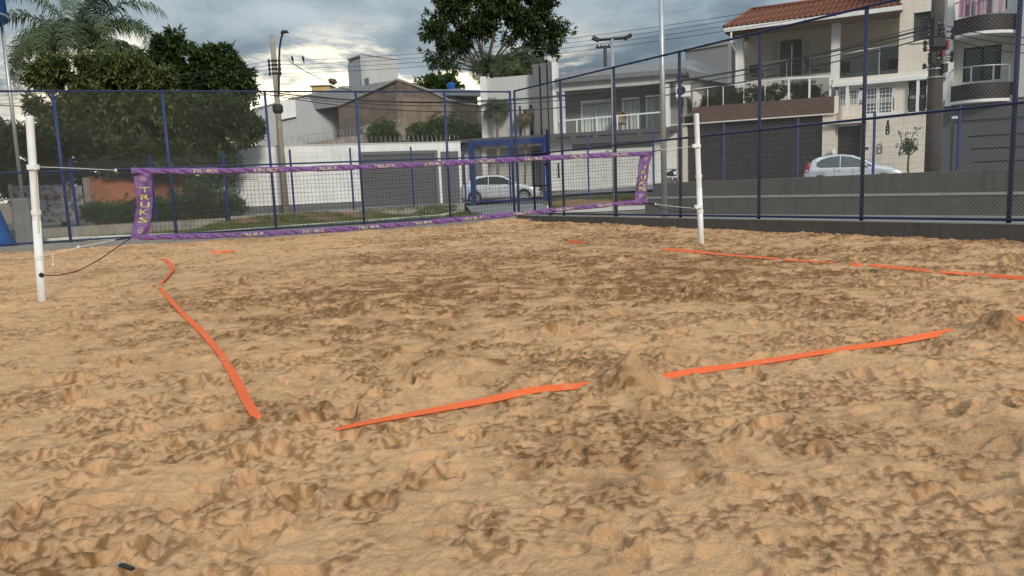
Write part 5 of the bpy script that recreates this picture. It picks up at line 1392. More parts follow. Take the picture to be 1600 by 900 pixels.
# ================================================================ the white house with curved balconies
H4 = Fr(gpoint(1480, 34.2), gpoint(1606, 32.4))
M_towel = mat('pink_cloth', (.52, .28, .38), .9, .2, 6)
def house4():
    fr = H4; root = fthing('white_house', 'white house with two curved dark balconies above a dark grey garage, at the right edge', 'house', fr)
    X = lambda x, d=0, y=100: fr.X(x, d, y); Z = lambda x, y, d=0: fr.Zp(x, y, d); zb = -.3; xe = X(1640)
    zg = Z(1540, 163); 
    MB().box(X(1478), xe, -.3, .1, zb, zg).build('garage_wall', mat('slate_grey_paint', (.10, .102, .105), .75, .08, 2, streak=.15), root)
    MB().box(X(1478), xe, -.28, .1, zg + .003, Z(1540, 152)).build('band', M_conc, root)
    g = MB().box(X(1496), xe - .1, -.36, -.303, .4, Z(1540, 192)).build('garage_door', mat('slate_grey_door', (.088, .09, .094), .6, .06, 2), root)
    for y, x in ((211, 1519), (231, 1524), (252, 1529)): MB().box(X(x, -.37), xe - .2, -.372, -.362, Z(1560, y + 1, -.37), Z(1560, y - 1.2, -.37)).build('slot', M_black, g)
    mb = MB(); mb.box(X(1497, -.37), xe - .12, -.37, -.361, Z(1560, 186, -.37), Z(1560, 184.5, -.37)); mb.build('door_track', M_black, root)
    d = 1.0
    dw = (X(1505, d), X(1564, d), Z(1534, 126, d), Z(1534, 72, d)); dw2 = (X(1510, d), X(1572, d), Z(1540, 20, d), Z(1540, -30, d))
    MB().wall(X(1480, d), xe, Z(1540, 152), Z(1540, -60, d), d, d + .3, [dw, dw2]).build('upper_wall', M_white, root)
    for w in (dw, dw2):
        f_ = MB().wall(w[0], w[1], w[2], w[3], d + .05, d + .15, [(w[0] + .07, (w[0] + w[1]) / 2 - .04, w[2] + .05, w[3] - .07), ((w[0] + w[1]) / 2 + .04, w[1] - .07, w[2] + .05, w[3] - .07)]).build('balcony_door', M_whitemetal if w is dw2 else M_door, root)
        MB().box(w[0] + .06, w[1] - .06, d + .16, d + .2, w[2], w[3]).build('pane', mat('green_glass', (.02, .055, .045), .06, .2, 1, spec=.8), f_)
    # columns
    MB().box(X(1478), X(1489), -.25, d - .002, Z(1484, 90), Z(1484, -60)).build('column', M_white, root)
    MB().box(X(1480, -.3), X(1490.5, -.3), -.5, -.302, Z(1485, 166, -.3), Z(1485, 93, -.3)).build('pier', M_white, root)
    MB().box(X(1591), xe, -.4, d - .004, Z(1600, 152), Z(1600, -60)).build('right_wall', M_offwhite, root)
    def balcony(yb, yt, yrail, posts):
        x0, x1 = X(1490), X(1590) ; n = 18; pts = []
        for k in range(n + 1):
            t = k / n; x = x0 + (x1 - x0) * t; pts.append((x, -.15 - .95 * math.sin(PI * min(1, .10 + t * .95)) ** .8))
        poly = pts + [(x1, d - .01), (x0, d - .01)]
        z0, z1, zr = Z(1560, yb, -1), Z(1560, yt, -1), Z(1560, yrail, -1)
        MB().slab(poly, z0, z0 + .12).build('balcony_slab', M_white, root)
        V = [(x, y, z) for x, y in pts for z in (z0 + .123, z1)] + [(x, y + .12, z) for x, y in pts for z in (z0 + .123, z1)]; o = 2 * (n + 1)
        fs = []
        for k in range(n): a = 2 * k; fs += [(a, a + 2, a + 3, a + 1), (o + a + 1, o + a + 3, o + a + 2, o + a), (a + 1, a + 3, o + a + 3, o + a + 1)]
        MB().add(V, fs).build('balcony_front', M_door, root)
        MB().tube([(x, y + .06, zr) for x, y in pts], .03, 8).build('balcony_rail', M_steel, root, True)
        V = [(x, y + .06, z) for x, y in pts for z in (z1 + .02, zr - .05)]; MB().add(V, [(2 * k, 2 * k + 2, 2 * k + 3, 2 * k + 1) for k in range(n)]).build('balcony_glass', M_clear, root, True)
        for k in posts: x, y = pts[k]; MB().box(x - .03, x + .03, y + .04, y + .09, z1, zr - .02).build('balcony_post', M_steel, root)
        return z1, pts
    balcony(157, 127, 100, (6, 12, 16)); z1, pts = balcony(50, 20, -8, (5, 11, 16))
    # washing on the upper balcony
    for k, (px, w, lab, m) in enumerate(((1520, .55, 'pink towel hanging over the rail of the upper curved balcony', M_towel), (1541, .65, 'pale mottled pink sheet hanging beside the towel on the upper curved balcony', mat('pale_pink_cloth', (.55, .42, .46), .9, .25, 7)))):
        x = X(px, -1.1, 10); n = 14; V = []
        for i in range(n + 1):
            for z in (z1 + .05, z1 + 1.25): V.append((x - w + 2 * w * i / n, -.85 + .05 * math.sin(i * 1.7 + k), z))
        mb = MB().add(V, [(2 * i, 2 * i + 2, 2 * i + 3, 2 * i + 1) for i in range(n)]).add([(a, b + .012, c) for a, b, c in V], [(2 * i + 1, 2 * i + 3, 2 * i + 2, 2 * i) for i in range(n)])
        q = mb.build('hanging_cloth', m, None, True); tag(q, lab, 'laundry'); q.location = fr.A; q.rotation_euler = (0, 0, fr.ang)
    p = fr.W(X(1512, -.3, 50), .2, Z(1512, 52, .2)); c = thing('air_conditioner', 'small dark air conditioner under the upper curved balcony', 'air conditioner', p, fr.ang)
    MB().box(-.42, .42, -.2, .2, -.02, .32).build('casing', M_greywall, c); [MB().box(x - .03, x + .03, -.24, -.203, .0, .42).build('bracket', M_whitemetal, c) for x in (-.25, .3)]
    p = fr.W(X(1490, -.5, 183), -.55, Z(1490, 184, -.5)); c = thing('security_camera', 'white security camera on the dark grey garage wall, near the top', 'camera', p, fr.ang)
    MB().box(-.05, .2, -.1, .02, -.05, .06).build('camera_body', M_lampface, c); MB().box(.02, .07, .02, .25, -.02, .02).build('bracket', M_steel, c)
    MB().box(xe - .3, xe, d + .31, 8, zb, Z(1540, -60, d)).build('side_wall', M_offwhite, root)


house4()

# ================================================================ old walls and sheets on the left
M_brick = blockmat('red_hollow_brick', (.44, .15, .07), (.35, .115, .055), (.20, .14, .11), .24)
M_sheet = mat('weathered_zinc_sheet', (.34, .36, .36), .6, .15, 4, metal=.25, col2=(.16, .07, .035), c2lo=.46, c2hi=.60)
def left_walls():
    fr = Fr(gpoint(-60, 29.5), gpoint(360, 33)); root = fthing('brick_wall', 'bare red hollow brick wall under the trees, behind the left end of the net', 'wall', fr)
    a, b = fr.X(142, 0, 300), fr.X(282, 0, 300); zt = fr.Zp(200, 277)
    MB().prism([(a, -.2), (b + 1.6, -.2), (b + 1.6, zt - .9), (b + .9, zt - .35), (b + .2, zt), (a, zt)], 0, .15).build('wall_body', M_brick, root)
    MB().box(a - .25, a - .003, -.03, .2, -.2, zt + .05).build('pier', M_rough, root)
    mb = MB(); q = random.Random(4)                                # top courses: single bricks, some missing
    x = a
    while x < b:
        if q.random() > .2: MB().box(x + .01, min(x + .21, b), .01, .14, zt + .002, zt + .10).build('brick', M_brick, root)
        x += .22
    fr2 = Fr(gpoint(-30, 28.3), gpoint(140, 29.5)); root = fthing('sheet_metal_fence', 'rusty corrugated metal sheet fence on the left, behind the net post', 'fence', fr2)
    x0, x1 = fr2.X(24, 0, 320), fr2.X(131, 0, 320); z0, z1 = fr2.Zp(80, 349), fr2.Zp(80, 290); n = 4; w = (x1 - x0) / n
    for k in range(n):
        V = []; m = 44; dz = q.uniform(-.05, .05)
        for i in range(m + 1):
            x = x0 + w * k + w * i / m * 1.01; y = .018 * math.cos(i * 2 * PI / 5.5) + .012 * (k % 2)
            for z in (z0 + dz, z1 + dz): V.append((x, y, z))
        mb = MB().add(V, [(2 * i, 2 * i + 2, 2 * i + 3, 2 * i + 1) for i in range(m)]); mb.build('sheet', M_sheet, root)
    MB().box(x0 - .15, x0 - .01, -.05, .1, -.2, z1 + .1).build('post', M_rough, root)
    # low concrete wall the perimeter fence stands on
    fr3 = Fr((OL.W(-6, -.12).x, OL.W(-6, -.12).y), (OL.W(11, -.12).x, OL.W(11, -.12).y)); root = fthing('low_concrete_wall', 'low weathered concrete wall under the perimeter fence on the left, above the grass', 'wall', fr3)
    xe = fr3.X(352, 0, 340); MB().prism([(0, -.1), (xe, -.1), (xe, .40), (xe * .55, .36), (0, .32)], 0, .22).build('wall_body', M_concold, root)
    x = xe; q = random.Random(9)
    # rough concrete edging blocks further right
    root = fthing('edging_stones', 'row of pale concrete edging along the top of the soil bank, before the white wall', 'edging', OL)
    x = OL.X(360, -.1, 335); xe = OL.len - .3
    while x < xe:
        w = q.uniform(.7, 1.1); h = .46 + q.uniform(-.02, .02); MB().box(x, x + w - .02, -.20, -.05, .1, h).build('edging_block', M_conc, root); x += w


left_walls()

# ================================================================ foliage
def leaf_cloud(name, blobs, n, size, m, parent, seed, per=11, droop=.25, spread=1.9, shell=.55, aspect=.36, gaps=True):
    """many small leaves in rosettes spread through the volume of several lobes"""
    r = np.random.default_rng(seed); B = np.array(blobs, float); w = (B[:, 3] * B[:, 5]) ** 1.0; w /= w.sum()
    k = r.choice(len(B), n, p=w); d = r.normal(size=(n, 3)); d /= np.linalg.norm(d, axis=1)[:, None]
    rad = shell + (1 - shell) * r.random(n) ** .6
    C = B[k, :3] + d * B[k, 3:6] * rad[:, None]
    C += r.normal(0, size * .6, C.shape)
    if gaps:
        g = np.sin(C[:, 0] * 2.1 + seed) * np.sin(C[:, 2] * 2.6 + seed * 2) + .6 * np.sin(C[:, 0] * 5.3 + C[:, 2] * 4.1)
        keep = g > -.75 + .35 * r.random(n); C = C[keep]; d = d[keep]; n = len(C)
    tone0 = r.random(n)
    N = n * per; C = np.repeat(C, per, 0); D = np.repeat(d, per, 0); T = np.repeat(tone0, per)
    a = r.normal(size=(N, 3)) + D * .8 + np.array([0, 0, .25]); a /= np.linalg.norm(a, axis=1)[:, None]
    a[:, 2] -= droop; a /= np.linalg.norm(a, axis=1)[:, None]
    s = np.cross(a, r.normal(size=(N, 3)) * .35 + np.array([0, 0, 1.0])); s /= np.linalg.norm(s, axis=1)[:, None] + 1e-9
    u = np.cross(s, a); L = size * r.uniform(.6, 1.25, N)[:, None]; Wd = L * aspect / 2
    P0 = C + a * L * .12; tip = P0 + a * L - u * L * .12; mid = P0 + a * L * .45
    V = np.stack([P0, mid + s * Wd + u * Wd * .35, tip, mid - s * Wd + u * Wd * .35], 1).reshape(-1, 3)
    b = np.arange(N) * 4
    Fq = np.concatenate([np.stack([b, b + 1, b + 2], -1), np.stack([b, b + 2, b + 3], -1)])
    tone = np.clip(.55 * T + .45 * r.random(N), 0, 1)
    return npmesh(name, V, Fq, m, parent, facevals=np.r_[tone, tone])


M_bark = mat('bark', (.10, .075, .055), .95, .3, 6, .8, 20)
M_palmbark = mat('palm_trunk', (.17, .145, .12), .95, .25, 8, .5, 20)
L_mango = leafmat('mango_leaf', (.020, .036, .012), (.085, .130, .035))
L_olive = leafmat('olive_leaf', (.050, .075, .022), (.165, .195, .060), (.30, .13, .03))
L_dark = leafmat('dark_leaf', (.026, .042, .015), (.090, .125, .040))
L_bush = leafmat('bush_leaf', (.030, .055, .015), (.09, .15, .04))
L_palm = leafmat('palm_leaf', (.040, .058, .025), (.12, .155, .070))
L_dry = leafmat('dry_palm_leaf', (.10, .09, .04), (.24, .20, .11))
def blob(px, py, rx, ry, Y, rd=None):
    c = atY(px, py, Y); k = Y / F; return (c.x, c.y, c.z, rx * k, (rd or (rx + ry) / 2) * k, ry * k)


def tree(name, label, base, blobs, fork, n, size, m, seed, trunk_r=.18, group=None, cat='tree', **kw):
    root = thing(name, label, cat, base, 0, group); b = Vector(base)
    rel = [(q[0] - b.x, q[1] - b.y, q[2] - b.z, *q[3:]) for q in blobs]
    f_ = Vector(fork) - b; mb = MB(); q = random.Random(seed)
    mid = f_ * .5 + Vector((q.uniform(-.15, .15), 0, 0)); mb.tube([(0, 0, -.3), tuple(mid), tuple(f_)], [trunk_r * 1.25, trunk_r, trunk_r * .85], 9, False)
    mb.build('trunk', M_bark, root, True)
    for p in rel:
        c = Vector(p[:3]); m1 = f_.lerp(c, .5) + Vector((q.uniform(-.2, .2), q.uniform(-.2, .2), q.uniform(-.1, .25)))
        mb = MB(); mb.tube([f_ - f_.normalized() * .1, m1, c, c + (c - m1) * .45], [trunk_r * .62, trunk_r * .42, trunk_r * .24, .015], 6, False)
        for k in range(3):
            e = c + Vector((q.uniform(-1, 1) * p[3], q.uniform(-1, 1) * p[4], q.uniform(-.7, .9) * p[5])) * .75; mb.tube([m1.lerp(c, q.uniform(.3, .9)), (m1 + e + c) / 3, e], [trunk_r * .25, trunk_r * .14, .01], 5, False)
        mb.build('limb', M_bark, root, True)
    leaf_cloud('crown', rel, n, size, m, root, seed, **kw)
    return root


def gp(px, Y, z=None):
    p = atY(px, 300, Y); return (p.x, p.y, float(zout(p.x, p.y)) if z is None else z)


def left_trees():
    Y = 37.0
    tree('mango_tree', 'dense dark green tree with a rounded crown, right of the feathery palm', gp(318, Y), [blob(*b, Y) for b in ((263, 80, 20, 22), (280, 95, 24, 22), (255, 112, 22, 22), (300, 108, 30, 26), (338, 98, 22, 20), (352, 112, 24, 22), (372, 124, 18, 20), (325, 145, 44, 28), (366, 150, 22, 22), (288, 142, 32, 24), (356, 86, 10, 9), (383, 138, 9, 10), (394, 190, 12, 18), (345, 205, 30, 28), (272, 64, 10, 8))], tuple(atY(318, 190, Y)), 4300, .30, L_mango, 2, .22, shell=.45)
    Y = 33.5
    tree('broadleaf_tree', 'wide spreading olive green tree in front of the palm, with a few orange leaves', gp(170, Y), [blob(*b, Y) for b in ((58, 116, 18, 9), (88, 108, 24, 12), (135, 106, 30, 14), (180, 108, 30, 14), (215, 112, 32, 18), (248, 126, 24, 16), (135, 118, 26, 16), (185, 135, 44, 22), (62, 165, 18, 12), (110, 178, 26, 20), (140, 168, 40, 26), (200, 172, 52, 34), (250, 172, 36, 30), (160, 210, 50, 28), (75, 130, 16, 8), (95, 200, 26, 18))], tuple(atY(168, 205, Y)), 6000, .27, L_olive, 3, .2, shell=.25)
    Y = 34.5
    tree('broadleaf_tree', 'dark spreading tree left of the white wall, its branches reaching over the wall', gp(300, Y), [blob(*b, Y) for b in ((300, 185, 40, 26), (345, 180, 36, 26), (385, 185, 20, 20), (300, 225, 46, 30), (335, 225, 34, 26), (384, 204, 20, 18), (255, 225, 42, 32), (330, 258, 40, 20))], tuple(atY(300, 262, Y)), 3600, .27, L_dark, 4, .14, shell=.35)
    Y = 31.5
    tree('broadleaf_tree', 'dark leafy tree behind the left net post, its lowest boughs hanging over the brick wall', gp(95, Y), [blob(*b, Y) for b in ((24, 232, 24, 20), (70, 222, 30, 24), (125, 232, 44, 30), (178, 246, 46, 24), (230, 246, 44, 20), (60, 255, 44, 22), (5, 268, 40, 24), (270, 250, 36, 20), (20, 205, 12, 8), (45, 280, 50, 14))], tuple(atY(92, 262, Y)), 3800, .24, L_dark, 5, .13, shell=.35)
    tree('broadleaf_tree', 'bushy dark growth at the left edge, low behind the fence and the brick wall', gp(-40, 34), [blob(*b, 34) for b in ((-60, 215, 60, 44), (-10, 222, 30, 26), (-50, 270, 70, 40), (20, 285, 30, 20), (90, 284, 50, 14), (170, 284, 60, 14), (260, 284, 50, 16), (320, 278, 40, 24))], tuple(atY(-40, 270, 34)), 2300, .26, L_dark, 6, .13)
    # undergrowth in front of the brick wall
    Y = 29.0
    for k, (b, lab) in enumerate((([(155, 330, 26, 14), (190, 336, 26, 12)], 'green shrub growing against the brick wall, left of the purple net end'), ([(205, 332, 22, 14), (240, 328, 20, 17)], 'green shrub directly behind the purple left net end'), ([(278, 326, 28, 20), (262, 340, 24, 10)], 'green shrub right of the purple net end, under the brick wall end'), ([(318, 308, 34, 34), (330, 335, 30, 16)], 'taller green shrub beside the left end of the white wall'), ([(364, 322, 14, 16), (350, 335, 18, 12)], 'small leafy plant at the foot of the white wall\'s left corner'))):
        bl = [blob(*q, Y) for q in b]; base = (bl[0][0], bl[0][1], .35)
        root = thing('shrub', lab, 'shrub', base, 0, 'shrubs in front of the brick wall')
        mb = MB(); q_ = random.Random(k)
        for i in range(9): mb.tube([(q_.uniform(-.2, .2), q_.uniform(-.1, .1), -.2), (q_.uniform(-.6, .6), q_.uniform(-.3, .3), q_.uniform(.4, 1.1))], [.018, .006], 4, False)
        mb.build('stems', M_bark, root)['kind'] = 'stuff'
        leaf_cloud('foliage', [(p[0] - base[0], p[1] - base[1], p[2] - base[2], *p[3:]) for p in bl], 520, .17, L_bush, root, 20 + k, 9, .05, aspect=.25, shell=.1, gaps=False)


left_trees()


def frond_mesh(n_fr, L, seed, drop=.9, leaflet=.5, per=46, plume=.5, up=(.2, 1.25), rw=.016):
    """arching pinnate fronds; every leaflet is a narrow drooping blade"""
    q = random.Random(seed); V = []; Fc = []; tone = []; ribs = MB()
    for f in range(n_fr):
        az = f * 2.399 + q.uniform(-.2, .2); el = q.uniform(*up); l = L * q.uniform(.8, 1.1)
        P = []; p = Vector((0, 0, 0)); e = el; st = l / 14
        for i in range(15):
            P.append(p.copy()); d = Vector((math.cos(az) * math.cos(e), math.sin(az) * math.cos(e), math.sin(e))); p = p + d * st; e -= drop * (.05 + .16 * i / 14) * (1.25 if el < .9 else 1.0)
        ribs.tube(P, [rw * (1.7 - 1.5 * i / 14) for i in range(15)], 5, False); tn = q.random() * .6
        for i in range(per):
            t = .16 + .83 * i / per; k = t * 14; j = min(int(k), 13); a = P[j].lerp(P[j + 1], k - j); d = (P[j + 1] - P[j]).normalized()
            s = d.cross(Vector((0, 0, 1))).normalized(); u = s.cross(d)
            for sg in (-1, 1):
                ll = leaflet * (math.sin(PI * min(1, .22 + t * .72)) ** .7) * q.uniform(.8, 1.15)
                v = (s * sg + d * q.uniform(.3, .7) + u * q.uniform(-plume, plume)).normalized(); m_ = a + v * ll * .5; tp = a + v * ll * .82 + Vector((0, 0, -ll * q.uniform(.25, .6)))
                w = d * (ll * .028 + .006); o = len(V); V += [a - w * .6, a + w * .6, m_ + w, m_ - w, tp]; Fc += [(o, o + 1, o + 2), (o, o + 2, o + 3), (o + 3, o + 2, o + 4)]; tn2 = min(1, tn + q.random() * .4); tone += [tn2] * 3
    return np.array([tuple(v) for v in V]), np.array(Fc), tone, ribs


def palm(name, label, base, top, L, n, seed, m, trunk_r=.16, **kw):
    root = thing(name, label, 'palm', base); t = Vector(top) - Vector(base)
    mb = MB(); mb.tube([(0, 0, -.2), tuple(t * .5 + Vector((.08, 0, 0))), tuple(t)], [trunk_r * 1.15, trunk_r, trunk_r * .8], 10, False); mb.build('trunk', M_palmbark, root, True)
    V, Fc, tone, ribs = frond_mesh(n, L, seed, **kw)
    o = npmesh('fronds', V, Fc, m, root, facevals=np.array(tone)); o.location = t; o['kind'] = 'stuff'
    r = ribs.build('frond_ribs', m, root, True); r.location = t; r['kind'] = 'stuff'
    return root


Yp = 39.5
palm('feather_palm', 'tall palm with long drooping feathery fronds at the upper left', gp(128, Yp), tuple(atY(126, 78, Yp)), 5.3, 30, 4, L_palm, .2, drop=1.3, leaflet=.95, per=84, plume=.6, up=(.25, 1.5))


def centre_trees():
    Y = 52.0
    root = tree('mango_tree', 'tall dark tree with a broad open crown rising behind the grey house', gp(762, Y), [blob(*b, Y) for b in ((698, 50, 28, 22), (684, 84, 16, 16), (732, 26, 36, 26), (722, 66, 18, 14), (780, 16, 36, 28), (754, 44, 20, 13), (828, 26, 36, 22), (846, 56, 26, 16), (872, 50, 18, 13), (790, -24, 50, 28), (845, -8, 30, 20), (700, 8, 26, 20), (852, 86, 20, 8), (740, -28, 46, 28), (702, 106, 12, 9), (670, 46, 9, 12), (806, 58, 18, 12), (832, 76, 14, 8), (714, 92, 12, 8))], tuple(atY(758, 112, Y)), 3100, .34, L_mango, 8, .15, shell=.4)
    Y = 47.5
    for k, (px, py, L, n, lab) in enumerate(((768, 108, 2.2, 26, 'left palm of the dark clump below the tall tree, beside the grey house'), (800, 104, 2.3, 28, 'middle palm of the dark clump below the tall tree, beside the grey house'), (822, 116, 1.9, 22, 'right palm of the dark palm clump, touching the dark fins of the grey house'))):
        palm('clump_palm', lab, gp(px, Y), tuple(atY(px, py, Y)), L, n, 30 + k, L_palm, .12, drop=1.5, leaflet=.62, per=36, plume=.7, up=(-.1, 1.4))
    Y = 42.9
    palm('garden_palm', 'slender green palm in the garden of the grey house, behind the blue gate', gp(776, Y), tuple(atY(776, 172, Y)), 1.15, 22, 41, L_palm, .09, drop=1.4, leaflet=.5, per=26, plume=.5, up=(-.2, 1.3), rw=.012)
    palm('garden_palm', 'yellowing dry palm in front of the slit windows of the grey house', gp(819, Y - .3), tuple(atY(819, 180, Y - .3)), .85, 18, 42, L_dry, .07, drop=1.9, leaflet=.42, per=22, plume=.5, up=(-.4, 1.2), rw=.012)
    # bushes behind the white wall
    for k, (px, py, rx, ry, Y, lab) in enumerate(((598, 207, 24, 18, 43.0, 'green bush behind the white wall, left of the rough wall stub'), (655, 210, 18, 16, 43.5, 'green bush behind the garage gate, right of the rough wall stub'), (682, 203, 14, 22, 43.5, 'slim green bush behind the garage gate, left of the tall fence post'), (706, 200, 20, 20, 44, 'leafy bush behind the grey door of the white wall'), (733, 208, 14, 12, 44.5, 'small dark bush beside the grey house pier'))):
        b = blob(px, py, rx, ry, Y); base = (b[0], b[1], .2); root = thing('bush', lab, 'bush', base, 0, 'bushes behind the white wall')
        mb = MB(); q_ = random.Random(k); [mb.tube([(q_.uniform(-.3, .3), 0, 0), (q_.uniform(-.4, .4), 0, b[2] - .2)], [.03, .012], 5, False) for _ in range(4)]; mb.build('stems', M_bark, root)['kind'] = 'stuff'
        leaf_cloud('foliage', [(0, 0, b[2] - .2, *b[3:]), (b[3] * .3, 0, b[2] - .2 - b[5] * .8, b[3] * .9, b[4], b[5])], 420, .22, L_bush, root, 50 + k, 9, .1, aspect=.3, shell=.2, gaps=False)
    Y = 80
    tree('round_tree', 'far round green tree on the skyline, left of the blue water tank', gp(684, Y), [blob(*b, Y) for b in ((672, 136, 18, 9), (690, 132, 22, 9), (706, 138, 10, 7))], tuple(atY(686, 150, Y)), 900, .5, L_bush, 60, .2, shell=.3)


centre_trees()

# plants on the terrace of the cream house
def terrace_plants():
    fr = H3; zt = H3I['zt']
    for k, (px, w, h, lab) in enumerate(((1096, 8, 8, 'small dark shrub at the left end of the brown planter'), (1112, 9, 9, 'low dark shrub in the planter, second from its left end'), (1124, 7, 14, 'slim dark shrub in the planter, just left of the fence post'), (1152, 11, 15, 'round leafy shrub in the planter, left of the white column foot'), (1174, 16, 17, 'broad dark leafy shrub in the middle of the planter'), (1192, 12, 15, 'leafy shrub in the planter, right of the dark fence post'), (1214, 17, 17, 'pale green shrub in the planter, left of the spiky plant'), (1271, 14, 13, 'leafy shrub at the right end of the planter'))):
        c = fr.W(fr.X(px, .6, 150), .6, zt); root = thing('planter_shrub', lab, 'shrub', c, 0, 'shrubs in the brown planter'); k_ = (c.y) / F
        mb = MB(); q_ = random.Random(k); [mb.tube([(q_.uniform(-.1, .1), 0, -.1), (q_.uniform(-.3, .3), 0, h * k_)], [.02, .008], 4, False) for _ in range(5)]; mb.build('stems', M_bark, root)['kind'] = 'stuff'
        leaf_cloud('foliage', [(0, 0, h * k_ * .9, w * k_, .3, h * k_ * .8)], 110, .16, L_dark, root, 70 + k, 9, -.1, aspect=.4, shell=.2, gaps=False)
    c = fr.W(fr.X(1244, .8, 150), .8, zt + .55); V, Fc, tone, ribs = frond_mesh(26, .95, 5, drop=1.0, leaflet=.28, per=20, plume=.4, up=(.1, 1.4), rw=.012)
    root = thing('cycad', 'large spiky cycad standing highest in the planter, behind the white framed glass', 'plant', c); o = npmesh('fronds', V, Fc, L_dark, root, facevals=np.array(tone)); o['kind'] = 'stuff'
    MB().lathe([(.16, -.7), (.2, -.3), (.14, .02)], 10).build('trunk', M_palmbark, root, True)
    c = fr.W(fr.X(1258, .9, 150), .9, zt + .2); root = thing('planter_shrub', 'dense shrub below the cycad, right of it in the planter', 'shrub', c, 0, 'shrubs in the brown planter'); leaf_cloud('foliage', [(0, 0, .25, .5, .3, .35)], 160, .18, L_dark, root, 88, 9, -.1, aspect=.4, shell=.2, gaps=False)


terrace_plants()


def sapling():
    Y = 33.6; b = atY(1424, 268, Y); base = (b.x, b.y, .45)
    bl = [blob(*q, Y) for q in ((1414, 230, 4, 5), (1420, 222, 4, 5), (1427, 230, 4, 4), (1408, 211, 2, 2), (1429, 208, 1.5, 5), (1418, 234, 6, 3), (1433, 226, 3, 2), (1409, 231, 3, 3), (1416, 216, 3, 3))]
    root = tree('sapling', 'young street tree with thin trunk and sparse crown before the cream wall', base, bl, tuple(atY(1420, 240, Y)), 60, .17, L_dark, 90, .045, shell=.1, gaps=False, per=6)


sapling()

# ================================================================ cars
M_tyre = mat('tyre_rubber', (.018, .018, .018), .85, .1, 10)
M_rim = mat('wheel_alloy', (.45, .45, .46), .35, .1, 10, metal=.7)
M_carglass = mat('car_glass', (.012, .014, .016), .08, .1, 1, spec=.25)
M_red = mat('tail_lamp_red', (.35, .012, .012), .2, .1, 10, spec=.6)
M_lampglass = mat('headlamp_glass', (.5, .52, .54), .08, .1, 10, spec=.8)
M_trim = mat('black_trim', (.02, .02, .022), .6, .1, 10)
def paint(name, c):
    m = mat(name, c, .28, .03, 2, metal=.35, spec=.5); m.node_tree.nodes['Principled BSDF'].inputs['Coat Weight'].default_value = .6; return m


